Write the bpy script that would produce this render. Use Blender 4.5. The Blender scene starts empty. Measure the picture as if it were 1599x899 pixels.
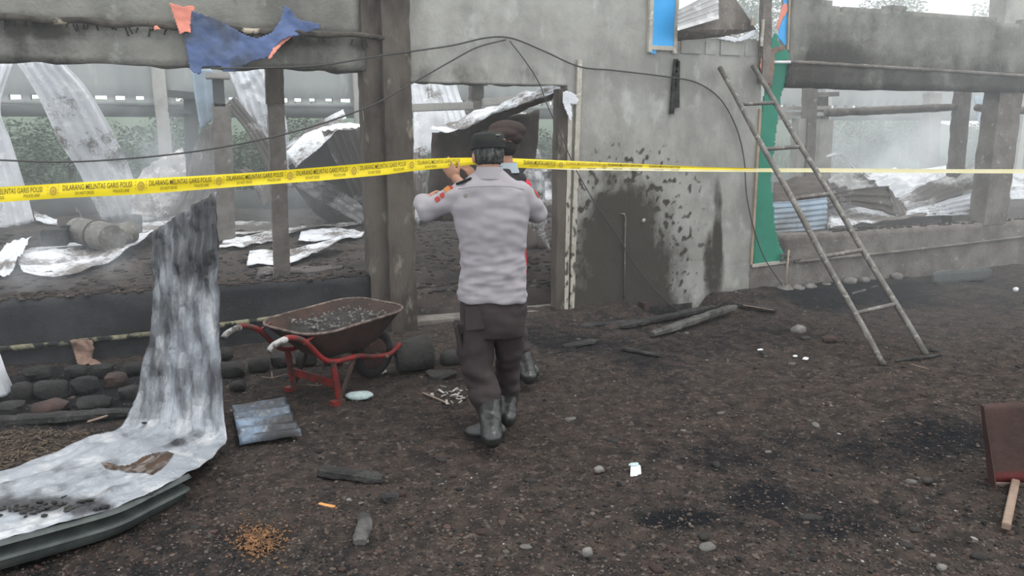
import bpy, bmesh, math, random
from mathutils import Vector, Matrix, noise
import numpy as np

# ------------------------------------------------------------------ camera
scene = bpy.context.scene
COL = scene.collection
FPX, HY, VPX, EYE = 1200.0, 200.0, 3930.0, 1.70     # focal (px of the 1599 frame), horizon, wall vanishing point, eye height
PITCH = math.atan((449.5 - HY) / FPX)
YAW = math.pi / 2 - math.atan((VPX - 799.5) / math.hypot(FPX, 449.5 - HY))
CF = Vector((math.sin(YAW) * math.cos(PITCH), math.cos(YAW) * math.cos(PITCH), -math.sin(PITCH)))
CR = Vector((math.cos(YAW), -math.sin(YAW), 0))
CU = CR.cross(CF)
FH = Vector((math.sin(YAW), math.cos(YAW), 0))       # horizontal forward
EYEP = Vector((0, 0, EYE))
cd = bpy.data.cameras.new('camera')
cam = bpy.data.objects.new('camera', cd); COL.objects.link(cam)
cd.sensor_width = 36; cd.lens = FPX / 1599 * 36; cd.clip_start = .05; cd.clip_end = 300
mw = Matrix((CR, CU, -CF)).transposed().to_4x4(); mw.translation = EYEP
cam.matrix_world = mw
scene.camera = cam

# ------------------------------------------------------------------ sky, sun, exposure
w = bpy.data.worlds.new('overcast_sky'); scene.world = w; w.use_nodes = True
nt = w.node_tree; nt.nodes.clear()
_o = nt.nodes.new('ShaderNodeOutputWorld'); _b = nt.nodes.new('ShaderNodeBackground')
_tc = nt.nodes.new('ShaderNodeTexCoord'); _sx = nt.nodes.new('ShaderNodeSeparateXYZ'); _rp = nt.nodes.new('ShaderNodeValToRGB')
_rp.color_ramp.elements[0].position = 0.0; _rp.color_ramp.elements[0].color = (.80, .84, .86, 1)
_rp.color_ramp.elements[1].position = 1.0; _rp.color_ramp.elements[1].color = (.95, .98, 1.0, 1)
nt.links.new(_tc.outputs['Generated'], _sx.inputs[0]); nt.links.new(_sx.outputs['Z'], _rp.inputs[0])
nt.links.new(_rp.outputs[0], _b.inputs[0]); _b.inputs[1].default_value = 1.25
nt.links.new(_b.outputs[0], _o.inputs[0])
sd = bpy.data.lights.new('sun', 'SUN'); sd.energy = 0.9; sd.angle = math.radians(25); sd.color = (1, .97, .92)
sun = bpy.data.objects.new('sun', sd); COL.objects.link(sun)
sun.rotation_euler = Vector((-.35, .35, -1)).to_track_quat('-Z', 'Y').to_euler()
sun.location = (0, 0, 12)
vs = scene.view_settings
vs.view_transform = 'Standard'; vs.look = 'None'; vs.gamma = 1; vs.use_curve_mapping = False
vs.exposure = 0.45
scene.cycles.volume_bounces = 2

# ------------------------------------------------------------------ helpers
rnd = random.Random(7)
def ray(px, py): return CF * FPX + CR * (px - 799.5) - CU * (py - 449.5)
def V(px, py, Y):
    d = ray(px, py); return EYEP + d * (Y / d.y)
def G(px, py, z=0.0):
    d = ray(px, py); return EYEP + d * ((z - EYE) / d.z)
def D(px, py, dist):
    d = ray(px, py); return EYEP + d * (dist / d.dot(FH))
def pix(p):
    q = Vector(p) - EYEP; z = q.dot(CF)
    return 799.5 + FPX * q.dot(CR) / z, 449.5 - FPX * q.dot(CU) / z
W = G(893, 487).y                                     # the front wall's face
def nz(p, s=1.0, o=0.0): return noise.noise(Vector((p[0] * s + o, p[1] * s + o * 1.7, p[2] * s - o)))
def fb(p, s=1.0, o=0.0, n=4): return noise.fractal(Vector((p[0] * s + o, p[1] * s + o * 1.3, p[2] * s - o)), .9, 2.1, n)
def sstep(a, b, x):
    if a == b: return float(x > a)
    t = min(1, max(0, (x - a) / (b - a))); return t * t * (3 - 2 * t)
def lin(r, g, b):
    f = lambda c: c / 12.92 if c <= .04045 else ((c + .055) / 1.055) ** 2.4
    return (f(r / 255), f(g / 255), f(b / 255))

def M(name, c1, c2=None, scale=6, lo=.35, hi=.65, rough=.85, metal=0.0, bump=0.0, bscale=60, c3=None, s3=25, lo3=.55, hi3=.65,
      stretch=(1, 1, 1), soot=None, spec=.3, alpha=None, wet=None, vcol=False, trans=0, speck=.3, slo=.15, shi=.85):
    m = bpy.data.materials.new(name); m.use_nodes = True
    n = m.node_tree; N = n.nodes; L = n.links
    b = N['Principled BSDF']; b.inputs['Roughness'].default_value = rough; b.inputs['Metallic'].default_value = metal
    b.inputs['Specular IOR Level'].default_value = spec
    tc = N.new('ShaderNodeTexCoord'); mp = N.new('ShaderNodeMapping'); L.new(tc.outputs['Object'], mp.inputs[0]); mp.inputs['Scale'].default_value = stretch
    def noi(s, det=6, r=.6):
        t = N.new('ShaderNodeTexNoise'); t.inputs['Scale'].default_value = s; t.inputs['Detail'].default_value = det; t.inputs['Roughness'].default_value = r
        L.new(mp.outputs[0], t.inputs['Vector']); return t.outputs[0]
    def ramp(src, a, bb):
        r = N.new('ShaderNodeMapRange'); r.inputs[1].default_value = a; r.inputs[2].default_value = bb; r.interpolation_type = 'SMOOTHSTEP'
        L.new(src, r.inputs[0]); return r.outputs[0]
    def mix(f, A, B):
        x = N.new('ShaderNodeMix'); x.data_type = 'RGBA'
        if hasattr(f, 'links'): L.new(f, x.inputs[0])
        else: x.inputs[0].default_value = f
        for k, s in ((6, A), (7, B)):
            if isinstance(s, tuple): x.inputs[k].default_value = s + (1,) if len(s) == 3 else s
            else: L.new(s, x.inputs[k])
        return x.outputs[2]
    col = tuple(c1)
    if vcol:
        a = N.new('ShaderNodeAttribute'); a.attribute_name = 'tint'; col = a.outputs['Color']
    if c2 is not None: col = mix(ramp(noi(scale), lo, hi), col, tuple(c2))
    if c3 is not None: col = mix(ramp(noi(s3, 4), lo3, hi3), col, tuple(c3))
    if soot is not None:
        a = N.new('ShaderNodeAttribute'); a.attribute_name = 'soot'
        ad = N.new('ShaderNodeMath'); ad.operation = 'ADD'; L.new(a.outputs['Fac'], ad.inputs[0])
        sb = N.new('ShaderNodeMath'); sb.operation = 'MULTIPLY_ADD'; L.new(noi(9, 8, .65), sb.inputs[0]); sb.inputs[1].default_value = .7; sb.inputs[2].default_value = -.35
        sc = N.new('ShaderNodeMath'); sc.operation = 'MULTIPLY_ADD'; L.new(noi(34, 4, .6), sc.inputs[0]); sc.inputs[1].default_value = speck; sc.inputs[2].default_value = -speck / 2
        s2 = N.new('ShaderNodeMath'); s2.operation = 'ADD'; L.new(sb.outputs[0], s2.inputs[0]); L.new(sc.outputs[0], s2.inputs[1])
        L.new(s2.outputs[0], ad.inputs[1])
        col = mix(ramp(ad.outputs[0], slo, shi), col, tuple(soot))
    if isinstance(col, tuple): b.inputs['Base Color'].default_value = col + (1,)
    else: L.new(col, b.inputs['Base Color'])
    if bump:
        bp = N.new('ShaderNodeBump'); bp.inputs['Strength'].default_value = bump; bp.inputs['Distance'].default_value = .02
        L.new(noi(bscale, 5), bp.inputs['Height']); L.new(bp.outputs[0], b.inputs['Normal'])
    return m

class MB:
    def __init__(s): s.v = []; s.f = []
    def add(s, vs, fs):
        o = len(s.v); s.v += [Vector(p) for p in vs]; s.f += [tuple(i + o for i in f) for f in fs]
    def box(s, c, sz, fr=None):
        x, y, z = [Vector(a) for a in (fr or ((1, 0, 0), (0, 1, 0), (0, 0, 1)))]; c = Vector(c)
        pts = [c + x * (i * sz[0] / 2) + y * (j * sz[1] / 2) + z * (k * sz[2] / 2) for i in (-1, 1) for j in (-1, 1) for k in (-1, 1)]
        s.add(pts, [(0, 1, 3, 2), (4, 6, 7, 5), (0, 4, 5, 1), (2, 3, 7, 6), (0, 2, 6, 4), (1, 5, 7, 3)])
    def box2(s, a, b):
        a, b = Vector(a), Vector(b); s.box((a + b) / 2, [abs(q) for q in (b - a)])
    def loft(s, rings, cap=True):
        n = len(rings[0]); o = len(s.v)
        for r in rings: s.v += [Vector(p) for p in r]
        for i in range(len(rings) - 1):
            for j in range(n):
                k = (j + 1) % n; s.f.append((o + i * n + j, o + i * n + k, o + (i + 1) * n + k, o + (i + 1) * n + j))
        if cap:
            s.f.append(tuple(o + j for j in reversed(range(n)))); s.f.append(tuple(o + (len(rings) - 1) * n + j for j in range(n)))
    def tube(s, pts, rad, seg=10, cap=True, flat=None):
        pts = [Vector(p) for p in pts]; n = len(pts)
        if not hasattr(rad, '__len__'): rad = [rad] * n
        rings = []; ref = None
        for i, p in enumerate(pts):
            t = (pts[min(i + 1, n - 1)] - pts[max(i - 1, 0)]).normalized()
            if ref is None:
                ref = Vector((0, 0, 1)) if abs(t.z) < .9 else Vector((1, 0, 0))
            a = (ref - t * ref.dot(t)).normalized(); b = t.cross(a); ref = a
            r = rad[i]; ra, rb = r if hasattr(r, '__len__') else (r, r)
            rings.append([p + a * (ra * math.cos(q)) + b * (rb * math.sin(q)) for q in (2 * math.pi * j / seg for j in range(seg))])
        s.loft(rings, cap)
    def bar(s, p, q, wx, wz, up=(0, 0, 1)):
        p, q = Vector(p), Vector(q); y = (q - p); l = y.length; y.normalize()
        up = Vector(up); x = y.cross(up).normalized(); z = x.cross(y)
        s.box((p + q) / 2, (wx, l, wz), (x, y, z))
    def ell(s, c, r, fr=None, nu=14, nv=9):
        x, y, z = [Vector(a) for a in (fr or ((1, 0, 0), (0, 1, 0), (0, 0, 1)))]; c = Vector(c)
        if not hasattr(r, '__len__'): r = (r, r, r)
        vs = [c - z * r[2]]; fs = []
        for i in range(1, nv):
            t = -math.pi / 2 + math.pi * i / nv
            for j in range(nu):
                a = 2 * math.pi * j / nu
                vs.append(c + x * (r[0] * math.cos(t) * math.cos(a)) + y * (r[1] * math.cos(t) * math.sin(a)) + z * (r[2] * math.sin(t)))
        vs.append(c + z * r[2]); T = len(vs) - 1
        for j in range(nu):
            k = (j + 1) % nu
            fs.append((0, 1 + k, 1 + j)); fs.append((T, 1 + (nv - 2) * nu + j, 1 + (nv - 2) * nu + k))
            for i in range(nv - 2): fs.append((1 + i * nu + j, 1 + i * nu + k, 1 + (i + 1) * nu + k, 1 + (i + 1) * nu + j))
        s.add(vs, fs)
    def limb(s, pts, rad, seg=14):               # closed tapering tube with ball joints; unite with remesh
        pts = [Vector(p) for p in pts]
        for i in range(len(pts) - 1): s.tube([pts[i], pts[i + 1]], [rad[i], rad[i + 1]], seg)
        for p, r in zip(pts, rad): s.ell(p, r, nu=12, nv=8)
    def rock(s, c, r, seed=0, sub=2, rough=.25, fr=None, flat=0.0):
        bm = bmesh.new(); bmesh.ops.create_icosphere(bm, subdivisions=sub, radius=1)
        x, y, z = [Vector(a) for a in (fr or ((1, 0, 0), (0, 1, 0), (0, 0, 1)))]; c = Vector(c)
        vs = []
        for v in bm.verts:
            q = v.co * (1 + rough * nz(v.co, 1.3, seed * 3.1) + rough * .5 * nz(v.co, 3.1, seed))
            if flat: q.x = max(-1 + flat, min(1 - flat, q.x)); q.y = max(-1 + flat, min(1 - flat, q.y)); q.z = max(-1 + flat, min(1 - flat, q.z))
            vs.append(c + x * q.x * r[0] + y * q.y * r[1] + z * q.z * r[2])
        fs = [tuple(v.index for v in f.verts) for f in bm.faces]; bm.free(); s.add(vs, fs)

def origin_of(p):
    o = Vector((0, 0, 0))
    while p is not None: o = o + p.location; p = p.parent
    return o
def tag(o, label=None, cat=None, group=None, kind=None):
    if label: o['label'] = label
    if cat: o['category'] = cat
    if group: o['group'] = group
    if kind: o['kind'] = kind
    return o
def empty(name, loc, label, cat, group=None, kind=None):
    o = bpy.data.objects.new(name, None); COL.objects.link(o); o.location = Vector(loc); o.empty_display_size = .1
    return tag(o, label, cat, group, kind)
def finish(me, name, mat, parent, loc, smooth):
    o = bpy.data.objects.new(name, me); COL.objects.link(o)
    if parent is not None: o.parent = parent
    elif loc is not None: o.location = Vector(loc)
    if smooth:
        me.polygons.foreach_set('use_smooth', [True] * len(me.polygons))
        if smooth != True:
            try: me.set_sharp_from_angle(angle=math.radians(smooth))
            except Exception: pass
    if mat: me.materials.append(mat)
    return o
def build(mb, name, mat, parent=None, loc=None, smooth=False, attrs=None, bevel=0, solid=0):
    off = origin_of(parent) if parent is not None else Vector(loc if loc is not None else (0, 0, 0))
    me = bpy.data.meshes.new(name); me.from_pydata([tuple(p - off) for p in mb.v], [], mb.f); me.update()
    bm = bmesh.new(); bm.from_mesh(me)
    if not solid: bmesh.ops.recalc_face_normals(bm, faces=bm.faces)
    if bevel: bmesh.ops.bevel(bm, geom=[e for e in bm.edges if e.calc_face_angle(0) > .5], offset=bevel, segments=2, affect='EDGES', clamp_overlap=True)
    bm.to_mesh(me); bm.free()
    if attrs:
        for k, vals in attrs.items():
            if k == 'tint':
                a = me.color_attributes.new(k, 'FLOAT_COLOR', 'POINT'); a.data.foreach_set('color', np.asarray(vals, dtype=np.float32).ravel())
            else:
                a = me.attributes.new(k, 'FLOAT', 'POINT'); a.data.foreach_set('value', np.asarray(vals, dtype=np.float32))
    o = finish(me, name, mat, parent, loc, smooth)
    if solid:
        sm = o.modifiers.new('solid', 'SOLIDIFY'); sm.thickness = solid; sm.offset = 0
    return o
def remesh(mb, name, mat, parent, voxel=.006, it=4, disp=None, fac=.5):
    off = origin_of(parent)
    me = bpy.data.meshes.new('tmp'); me.from_pydata([tuple(p - off) for p in mb.v], [], mb.f); me.update()
    bm = bmesh.new(); bm.from_mesh(me); bmesh.ops.recalc_face_normals(bm, faces=bm.faces); bm.to_mesh(me); bm.free()
    t = bpy.data.objects.new('tmp', me); COL.objects.link(t)
    r = t.modifiers.new('r', 'REMESH'); r.mode = 'VOXEL'; r.voxel_size = voxel
    if it: s = t.modifiers.new('s', 'SMOOTH'); s.iterations = it; s.factor = fac
    dg = bpy.context.evaluated_depsgraph_get(); out = bpy.data.meshes.new_from_object(t.evaluated_get(dg))
    bpy.data.objects.remove(t); bpy.data.meshes.remove(me); out.name = name
    if disp:
        nm = [v.normal.copy() for v in out.vertices]
        for v, n in zip(out.vertices, nm): v.co = v.co + n * disp(v.co + off, n)
        out.update()
    return finish(out, name, mat, parent, None, True)
def catmull(pts, n):
    pts = [Vector(p) for p in pts]; out = []
    if len(pts) == 2: return [pts[0].lerp(pts[1], i / n) for i in range(n + 1)]
    P = [pts[0] * 2 - pts[1]] + pts + [pts[-1] * 2 - pts[-2]]; k = len(pts) - 1
    for i in range(n + 1):
        u = i / n * k; j = min(int(u), k - 1); t = u - j; a, b, c, d = P[j:j + 4]
        out.append(.5 * ((2 * b) + (c - a) * t + (2 * a - 5 * b + 4 * c - d) * t * t + (3 * b - a - 3 * c + d) * t ** 3))
    return out
def sheet_mb(left, right, ribs=5, amp=.012, nu=24, crumple=.01, seed=0, per=4, ragged=.0, fine=1.0):
    L = catmull(left, nu); R = catmull(right, nu); nv = max(2, ribs * per)
    P = [[L[i].lerp(R[i], j / nv) for j in range(nv + 1)] for i in range(nu + 1)]
    mb = MB(); vs = []; soot = []
    for i in range(nu + 1):
        for j in range(nv + 1):
            p = P[i][j]
            du = P[min(i + 1, nu)][j] - P[max(i - 1, 0)][j]; dv = P[i][min(j + 1, nv)] - P[i][max(j - 1, 0)]
            n = du.cross(dv); n = n.normalized() if n.length > 1e-9 else Vector((0, 0, 1))
            h = amp * (0, 1, 1, 0)[j % 4] if per == 4 else amp * math.sin(j * math.pi / per * 2)
            h += crumple * 2.2 * fb(p, 2.2, seed, 3) + crumple * fine * nz(p, 9, seed) + crumple * fine * .4 * abs(nz(p, 23, seed))
            if ragged and i in (0, nu): p = p + du.normalized() * ragged * nz(p, 14, seed)
            vs.append(p + n * h); soot.append(.5 + .55 * fb(p, 1.8, seed + 5, 4))
    fs = [(i * (nv + 1) + j, i * (nv + 1) + j + 1, (i + 1) * (nv + 1) + j + 1, (i + 1) * (nv + 1) + j) for i in range(nu) for j in range(nv)]
    mb.add(vs, fs); mb.soot = soot
    return mb
def sheet(name, label, rows, mat, ribs=5, amp=.012, nu=24, crumple=.01, seed=0, soot=0.0, group=None, cat='metal sheet', per=4, sfun=None, kw=None, ragged=0):
    """rows: ((px,py,Y),(px,py,Y)) pairs down the sheet's two edges, or world Vectors."""
    cv = lambda q: q if isinstance(q, Vector) else V(*q)
    L = [cv(r[0]) for r in rows]; R = [cv(r[1]) for r in rows]
    mb = sheet_mb(L, R, ribs, amp, nu, crumple, seed, per, ragged)
    loc = sum((p for p in mb.v), Vector()) / len(mb.v); loc.z = min(p.z for p in mb.v)
    s = [a + soot for a in mb.soot]
    if sfun: s = [a + sfun(p) for a, p in zip(s, mb.v)]
    return tag(build(mb, name, mat, None, loc, 22, {'soot': s}, solid=.003), label, cat, group)
def thing(mb, name, label, cat, mat, group=None, smooth=False, bevel=0, attrs=None, solid=0, kind=None):
    loc = sum((p for p in mb.v), Vector()) / len(mb.v); loc.z = min(p.z for p in mb.v)
    return tag(build(mb, name, mat, None, loc, smooth, attrs, bevel, solid), label, cat, group, kind)

# ------------------------------------------------------------------ materials
m_ground = M('burnt_soil', (.068, .053, .046), (.032, .028, .026), 9, .34, .66, .95, bump=1.6, bscale=30, c3=(.125, .101, .088), s3=24, lo3=.54, hi3=.70, soot=(.013, .014, .0165), spec=.12, slo=.2, shi=.8, speck=.8)
m_floor = M('ash_floor', (.062, .049, .043), (.030, .026, .025), 3, .4, .6, .95, bump=1, bscale=30, c3=(.13, .115, .105), s3=14, lo3=.58, hi3=.72)
m_wall = M('sooty_plaster', (.375, .37, .345), (.275, .27, .25), 2.4, .35, .65, .92, bump=.35, bscale=35, c3=(.46, .46, .44), s3=4, lo3=.52, hi3=.75, soot=(.060, .053, .045), slo=.1, shi=.8, stretch=(1, 1, .6))
m_black = M('charred_plaster', (.050, .050, .054), (.030, .030, .033), 2.5, .4, .6, .9, bump=.5, bscale=50, c3=(.10, .10, .10), s3=18, lo3=.62, hi3=.8, soot=(.016, .016, .018))
m_lintel = M('smoked_lintel', (.25, .246, .222), (.15, .147, .132), 2.2, .35, .65, .92, bump=.5, bscale=30, c3=(.27, .27, .25), s3=7, lo3=.58, hi3=.7, soot=(.052, .049, .044))
m_pillar = M('burnt_pillar', (.125, .107, .092), (.055, .047, .041), 3.5, .35, .65, .9, bump=.7, bscale=30, c3=(.25, .225, .19), s3=9, lo3=.58, hi3=.72, stretch=(1, 1, .35))
m_post = M('scorched_concrete', (.215, .195, .178), (.125, .11, .098), 4, .35, .65, .92, bump=.7, bscale=35, c3=(.36, .34, .32), s3=13, lo3=.6, hi3=.75)
m_paleconc = M('pale_concrete', (.42, .41, .38), (.30, .29, .27), 3, .35, .65, .92, bump=.4, bscale=30)
m_char = M('charcoal_wood', (.030, .029, .029), (.060, .058, .056), 12, .45, .65, .85, bump=1, bscale=40, stretch=(1, 1, 1), c3=(.12, .115, .11), s3=40, lo3=.62, hi3=.75)
m_ashwood = M('ash_grey_wood', (.12, .115, .11), (.05, .048, .046), 10, .4, .65, .9, bump=1, bscale=40)
m_zinc = M('heat_whitened_zinc', (.76, .78, .82), (.64, .66, .70), 3, .35, .65, .55, .05, bump=.15, bscale=30, c3=(.84, .85, .87), s3=8, soot=(.15, .13, .12), slo=.32, shi=.68, speck=.6)
m_zincd = M('smoke_stained_zinc', (.50, .50, .50), (.34, .33, .33), 4, .35, .65, .6, .05, bump=.2, bscale=30, c3=(.66, .65, .65), s3=10, soot=(.10, .088, .080), slo=.3, shi=.7, speck=.7)
m_zincb = M('bluish_zinc', (.42, .52, .63), (.32, .40, .48), 3, .35, .65, .5, .2, bump=.1, bscale=30, soot=(.22, .23, .24))
m_brown = M('scorched_brown_sheet', (.105, .085, .072), (.075, .060, .052), 4, .35, .65, .7, .1, bump=.2, bscale=30, c3=(.2, .18, .16), s3=10, lo3=.62, hi3=.8)
m_bigsheet = M('sooty_foreground_zinc', (.40, .42, .46), (.33, .35, .385), 5, .3, .7,   .36, .3, bump=.6, bscale=26, c3=(.56, .57, .59), s3=7, lo3=.5, hi3=.66, stretch=(1, 1, .4), soot=(.040, .041, .046), spec=.5, slo=.05, shi=1.0, speck=.55)
m_green = M('green_door_paint', (.030, .235, .155), (.025, .19, .13), 2, .35, .65, .55, bump=.1)
m_blue = M('blue_panel_film', (.07, .42, .86), (.05, .36, .78), 3, .35, .65, .35, bump=.25, bscale=9, stretch=(1, 1, .4))
m_trimw = M('pale_wood_trim', (.50, .47, .41), (.36, .33, .28), 6, .4, .65, .8, bump=.3, bscale=40, soot=(.09, .08, .07), c3=(.60, .58, .53), s3=12)
m_trimb = M('bare_timber', (.40, .32, .24), (.30, .24, .18), 6, .4, .65, .8, bump=.3, bscale=40)
m_iron = M('weathered_grey_steel', (.20, .19, .175), (.13, .12, .11), 8, .35, .65, .6, .3, bump=.3, bscale=60, c3=(.30, .28, .25), s3=20)
m_cable = M('black_cable', (.065, .064, .062), rough=.7)
m_tape = M('yellow_tape', (.95, .76, .02), (.90, .70, .015), 2, .35, .65, .42, spec=.4)
m_tapew = M('pale_tape_back', (.90, .84, .55), (.86, .78, .42), 4, .35, .65, .4)
m_print = M('black_print', (.075, .050, .02), rough=.6)
m_printp = M('faded_print', (.42, .30, .06), rough=.6)
m_tarpb = M('blue_tarpaulin', (.105, .155, .31), (.075, .115, .24), 5, .35, .65, .6, bump=.3, bscale=22, soot=(.055, .06, .075))
m_tarpo = M('orange_tarpaulin', (.80, .30, .22), (.72, .25, .19), 5, .35, .65, .6, bump=.3, bscale=22)
m_red = M('worn_red_paint', (.27, .026, .024), (.13, .022, .02), 8, .35, .65, .5, bump=.25, bscale=50, c3=(.075, .05, .042), s3=14, lo3=.50, hi3=.62)
m_rust = M('rusty_barrow_steel', (.085, .052, .043), (.050, .037, .033), 7, .35, .65, .75, .2, bump=.4, bscale=60, c3=(.15, .10, .08), s3=25, lo3=.6, hi3=.75)
m_rim = M('scuffed_rim', (.24, .19, .165), (.11, .08, .07), 18, .4, .6, .7, .2, bump=.5, bscale=60)
m_grip = M('grey_white_grip', (.42, .41, .40), (.07, .065, .06), 14, .45, .6, .7)
m_rubber = M('rubber', (.022, .021, .021), (.05, .045, .042), 12, .5, .7, .9)
m_ash = M('wet_ash', (.050, .046, .045), (.10, .095, .092), 30, .5, .7, .9, bump=1, bscale=70)
m_stone = M('sooty_stone', (.060, .057, .054), (.032, .031, .031), 6, .35, .65, .92, bump=.6, bscale=30, c3=(.11, .105, .098), s3=14, lo3=.6, hi3=.75)
m_stoned = M('blackened_stone', (.036, .034, .033), (.019, .019, .019), 7, .35, .65, .92, bump=1.0, bscale=26, c3=(.075, .072, .068), s3=16, lo3=.6, hi3=.75)
m_stoner = M('reddish_stone', (.075, .048, .042), (.045, .034, .032), 6, .35, .65, .92, bump=.6, bscale=30)
m_stoneg = M('grey_stone', (.23, .22, .205), (.13, .12, .11), 8, .35, .65, .92, bump=.6, bscale=30)
m_gravel = M('gravel', (.1, .1, .1), rough=.95, vcol=True)
m_shirt = M('lilac_grey_shirt', (.325, .305, .325), (.30, .28, .30), 3, .35, .65, .8, bump=.06, bscale=300)
m_trous = M('dark_brown_trousers', (.050, .039, .040), (.040, .031, .032), 4, .35, .65, .85, bump=.1, bscale=200)
m_boot = M('black_leather', (.020, .021, .022), (.035, .034, .033), 8, .4, .65, .33, spec=.6, bump=.12, bscale=50)
m_skin = M('skin', (.42, .235, .165), (.36, .19, .13), 6, .35, .65, .55)
m_hair = M('greying_hair', (.050, .052, .050), (.14, .145, .14), 60, .45, .65, .7, bump=.8, bscale=180, stretch=(1, 1, .25))
m_hairb = M('black_hair', (.02, .018, .017), rough=.7, bump=.6, bscale=150)
m_cap = M('black_green_cap', (.032, .034, .031), (.024, .026, .024), 6, .35, .65, .85, bump=.2, bscale=200)
m_beret = M('dark_brown_beret', (.050, .036, .032), (.038, .028, .025), 5, .35, .65, .95, bump=.15, bscale=250)
m_vest = M('red_vest', (.62, .028, .055), (.52, .02, .045), 4, .35, .65, .7)
m_dark = M('black_cloth', (.030, .029, .031), (.022, .021, .023), 6, .35, .65, .85, bump=.1, bscale=200)
m_badge = M('red_badge', (.50, .07, .055), rough=.6)
m_badgey = M('gold_thread', (.62, .27, .09), rough=.6)
m_white = M('white_plastic', (.78, .78, .80), (.68, .68, .72), 9, .35, .65, .4)
m_pack = M('pale_blue_packet', (.52, .62, .63), (.40, .50, .50), 20, .4, .6, .4, bump=.5, bscale=40)
m_rag = M('scorched_rag', (.29, .185, .15), (.17, .115, .09), 9, .35, .65, .9, bump=.3, bscale=60, c3=(.12, .12, .09), s3=6, lo3=.55, hi3=.65)
m_orange = M('fresh_split_wood', (.62, .30, .11), (.50, .23, .08), 9, .35, .65, .8)
m_handle = M('pale_brown_wood', (.30, .215, .165), (.22, .16, .125), 9, .35, .65, .8, stretch=(1, 1, 1), bump=.2)
m_eye = M('eye_white', (.75, .73, .7), rough=.3)
m_leaf = M('leaf', (.1, .2, .1), rough=.7, vcol=True)
m_field = M('green_field', (.085, .13, .075), (.055, .085, .05), 3, .35, .65, .95, bump=.5, bscale=12)
m_bark = M('bark', (.11, .095, .08), (.07, .06, .05), 8, .35, .65, .9)
m_farwall = M('far_wall', (.33, .345, .34), (.25, .26, .26), 1.5, .35, .65, .92, c3=(.46, .47, .46), s3=2.5, lo3=.6, hi3=.75, stretch=(1, 1, .3))
m_fardark = M('far_dark_wall', (.10, .105, .105), (.07, .075, .075), 2, .35, .65, .92)
m_muddy = M('brown_puddle', (.085, .050, .032), (.060, .038, .025), 9, .4, .6, .12, spec=.6)

# ================================================================== ground and setting
def X(px, py=300, Y=None): return V(px, py, W if Y is None else Y).x
def Z(px, py, Y=None): return V(px, py, W if Y is None else Y).z
def blob(px, py, cx, cy, rx, ry, soft=.4):           # soft ellipse of a stain, measured on the surface it lies on
    q = math.hypot((px - cx) / rx, (py - cy) / ry); return 1 - sstep(1 - soft, 1 + soft, q)
XH = V(1043, 488, W).x; FA = G(965, 868); FB = G(1105, 812); FD = (FB - FA); FLN = FD.length; FD.normalize()
def ground_z(x, y):
    d = W - y
    z = .012 * fb((x, y, 0), 1.1, 3, 3) + .016 * fb((x, y, 0), 5, 9, 3)
    z += .008 * nz((x, y, 0), 22, 1) + .006 * nz((x, y, 0), 11, 6)
    z -= .17 * sstep(.55, .1, d) * sstep(.52, .30, abs(x - XH))
    u, v = (x - FA.x) * FD.x + (y - FA.y) * FD.y, -(x - FA.x) * FD.y + (y - FA.y) * FD.x
    if -.2 < u < FLN + .2 and -.1 < v < .25:
        q = sstep(-.2, .1, u) * sstep(FLN + .2, FLN - .1, u); z += q * (.018 * sstep(-.1, 0, v) * sstep(.03, 0, v) - .030 * sstep(0, .05, v) * sstep(.22, .06, v))
    z += .10 * sstep(.9, 0, d) * (.55 + .6 * nz((x, y, 0), 1.4, 4)) * sstep(1.0, 3.2, x)        # rubble heaped along the wall foot
    z -= .015 * sstep(.9, .1, d) * (1 - sstep(.6, 1.2, x))
    return z
def make_ground():
    mb = MB(); soot = []
    xs = list(np.arange(-3.2, 6.4, .026)) + list(np.arange(6.4, 16, .10)); ys = list(np.arange(.9, W + .12, .03))
    ys = list(np.arange(-3, .9, .3)) + ys
    nxx = len(xs)
    for y in ys:
        for x in xs:
            z = ground_z(x, y); mb.v.append(Vector((x, y, z)))
            px, py = pix((x, y, z)) if y > 1.2 else (800, 1200)
            s = .10 + .5 * fb((x, y, 0), .9, 21, 3)
            for b in ((1330, 800, 170, 45, .45), (660, 720, 120, 22, .25), (330, 770, 70, 60, .25), (1080, 690, 420, 45, .18), (1055, 812, 60, 16, .85), (1260, 705, 270, 32, .5), (1190, 770, 50, 20, .45), (420, 690, 130, 40, .3), (470, 850, 140, 80, .3), (150, 870, 220, 70, .55), (1400, 455, 240, 30, .6), (1000, 520, 240, 30, .4), (80, 620, 260, 50, .75)):
                if abs(px - b[0]) < b[2] * 1.6 and abs(py - b[1]) < b[3] * 1.6: s += b[4] * blob(px, py, *b[:4], .6)
            for b in ((1520, 560, 150, 60, .35), (1250, 590, 200, 50, .12), (900, 790, 260, 60, .22), (1080, 850, 150, 40, .25), (1500, 870, 200, 50, .2), (750, 840, 260, 60, .12)):
                if abs(px - b[0]) < b[2] * 1.6 and abs(py - b[1]) < b[3] * 1.6: s -= b[4] * blob(px, py, *b[:4], .7)
            soot.append(s)
    mb.f = [(j * nxx + i, j * nxx + i + 1, (j + 1) * nxx + i + 1, (j + 1) * nxx + i) for j in range(len(ys) - 1) for i in range(nxx - 1)]
    return tag(build(mb, 'ground', m_ground, None, (0, 0, 0), True, {'soot': soot}), 'dark burnt earth yard strewn with grit and ash', 'ground', None, 'structure')
make_ground()

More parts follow.
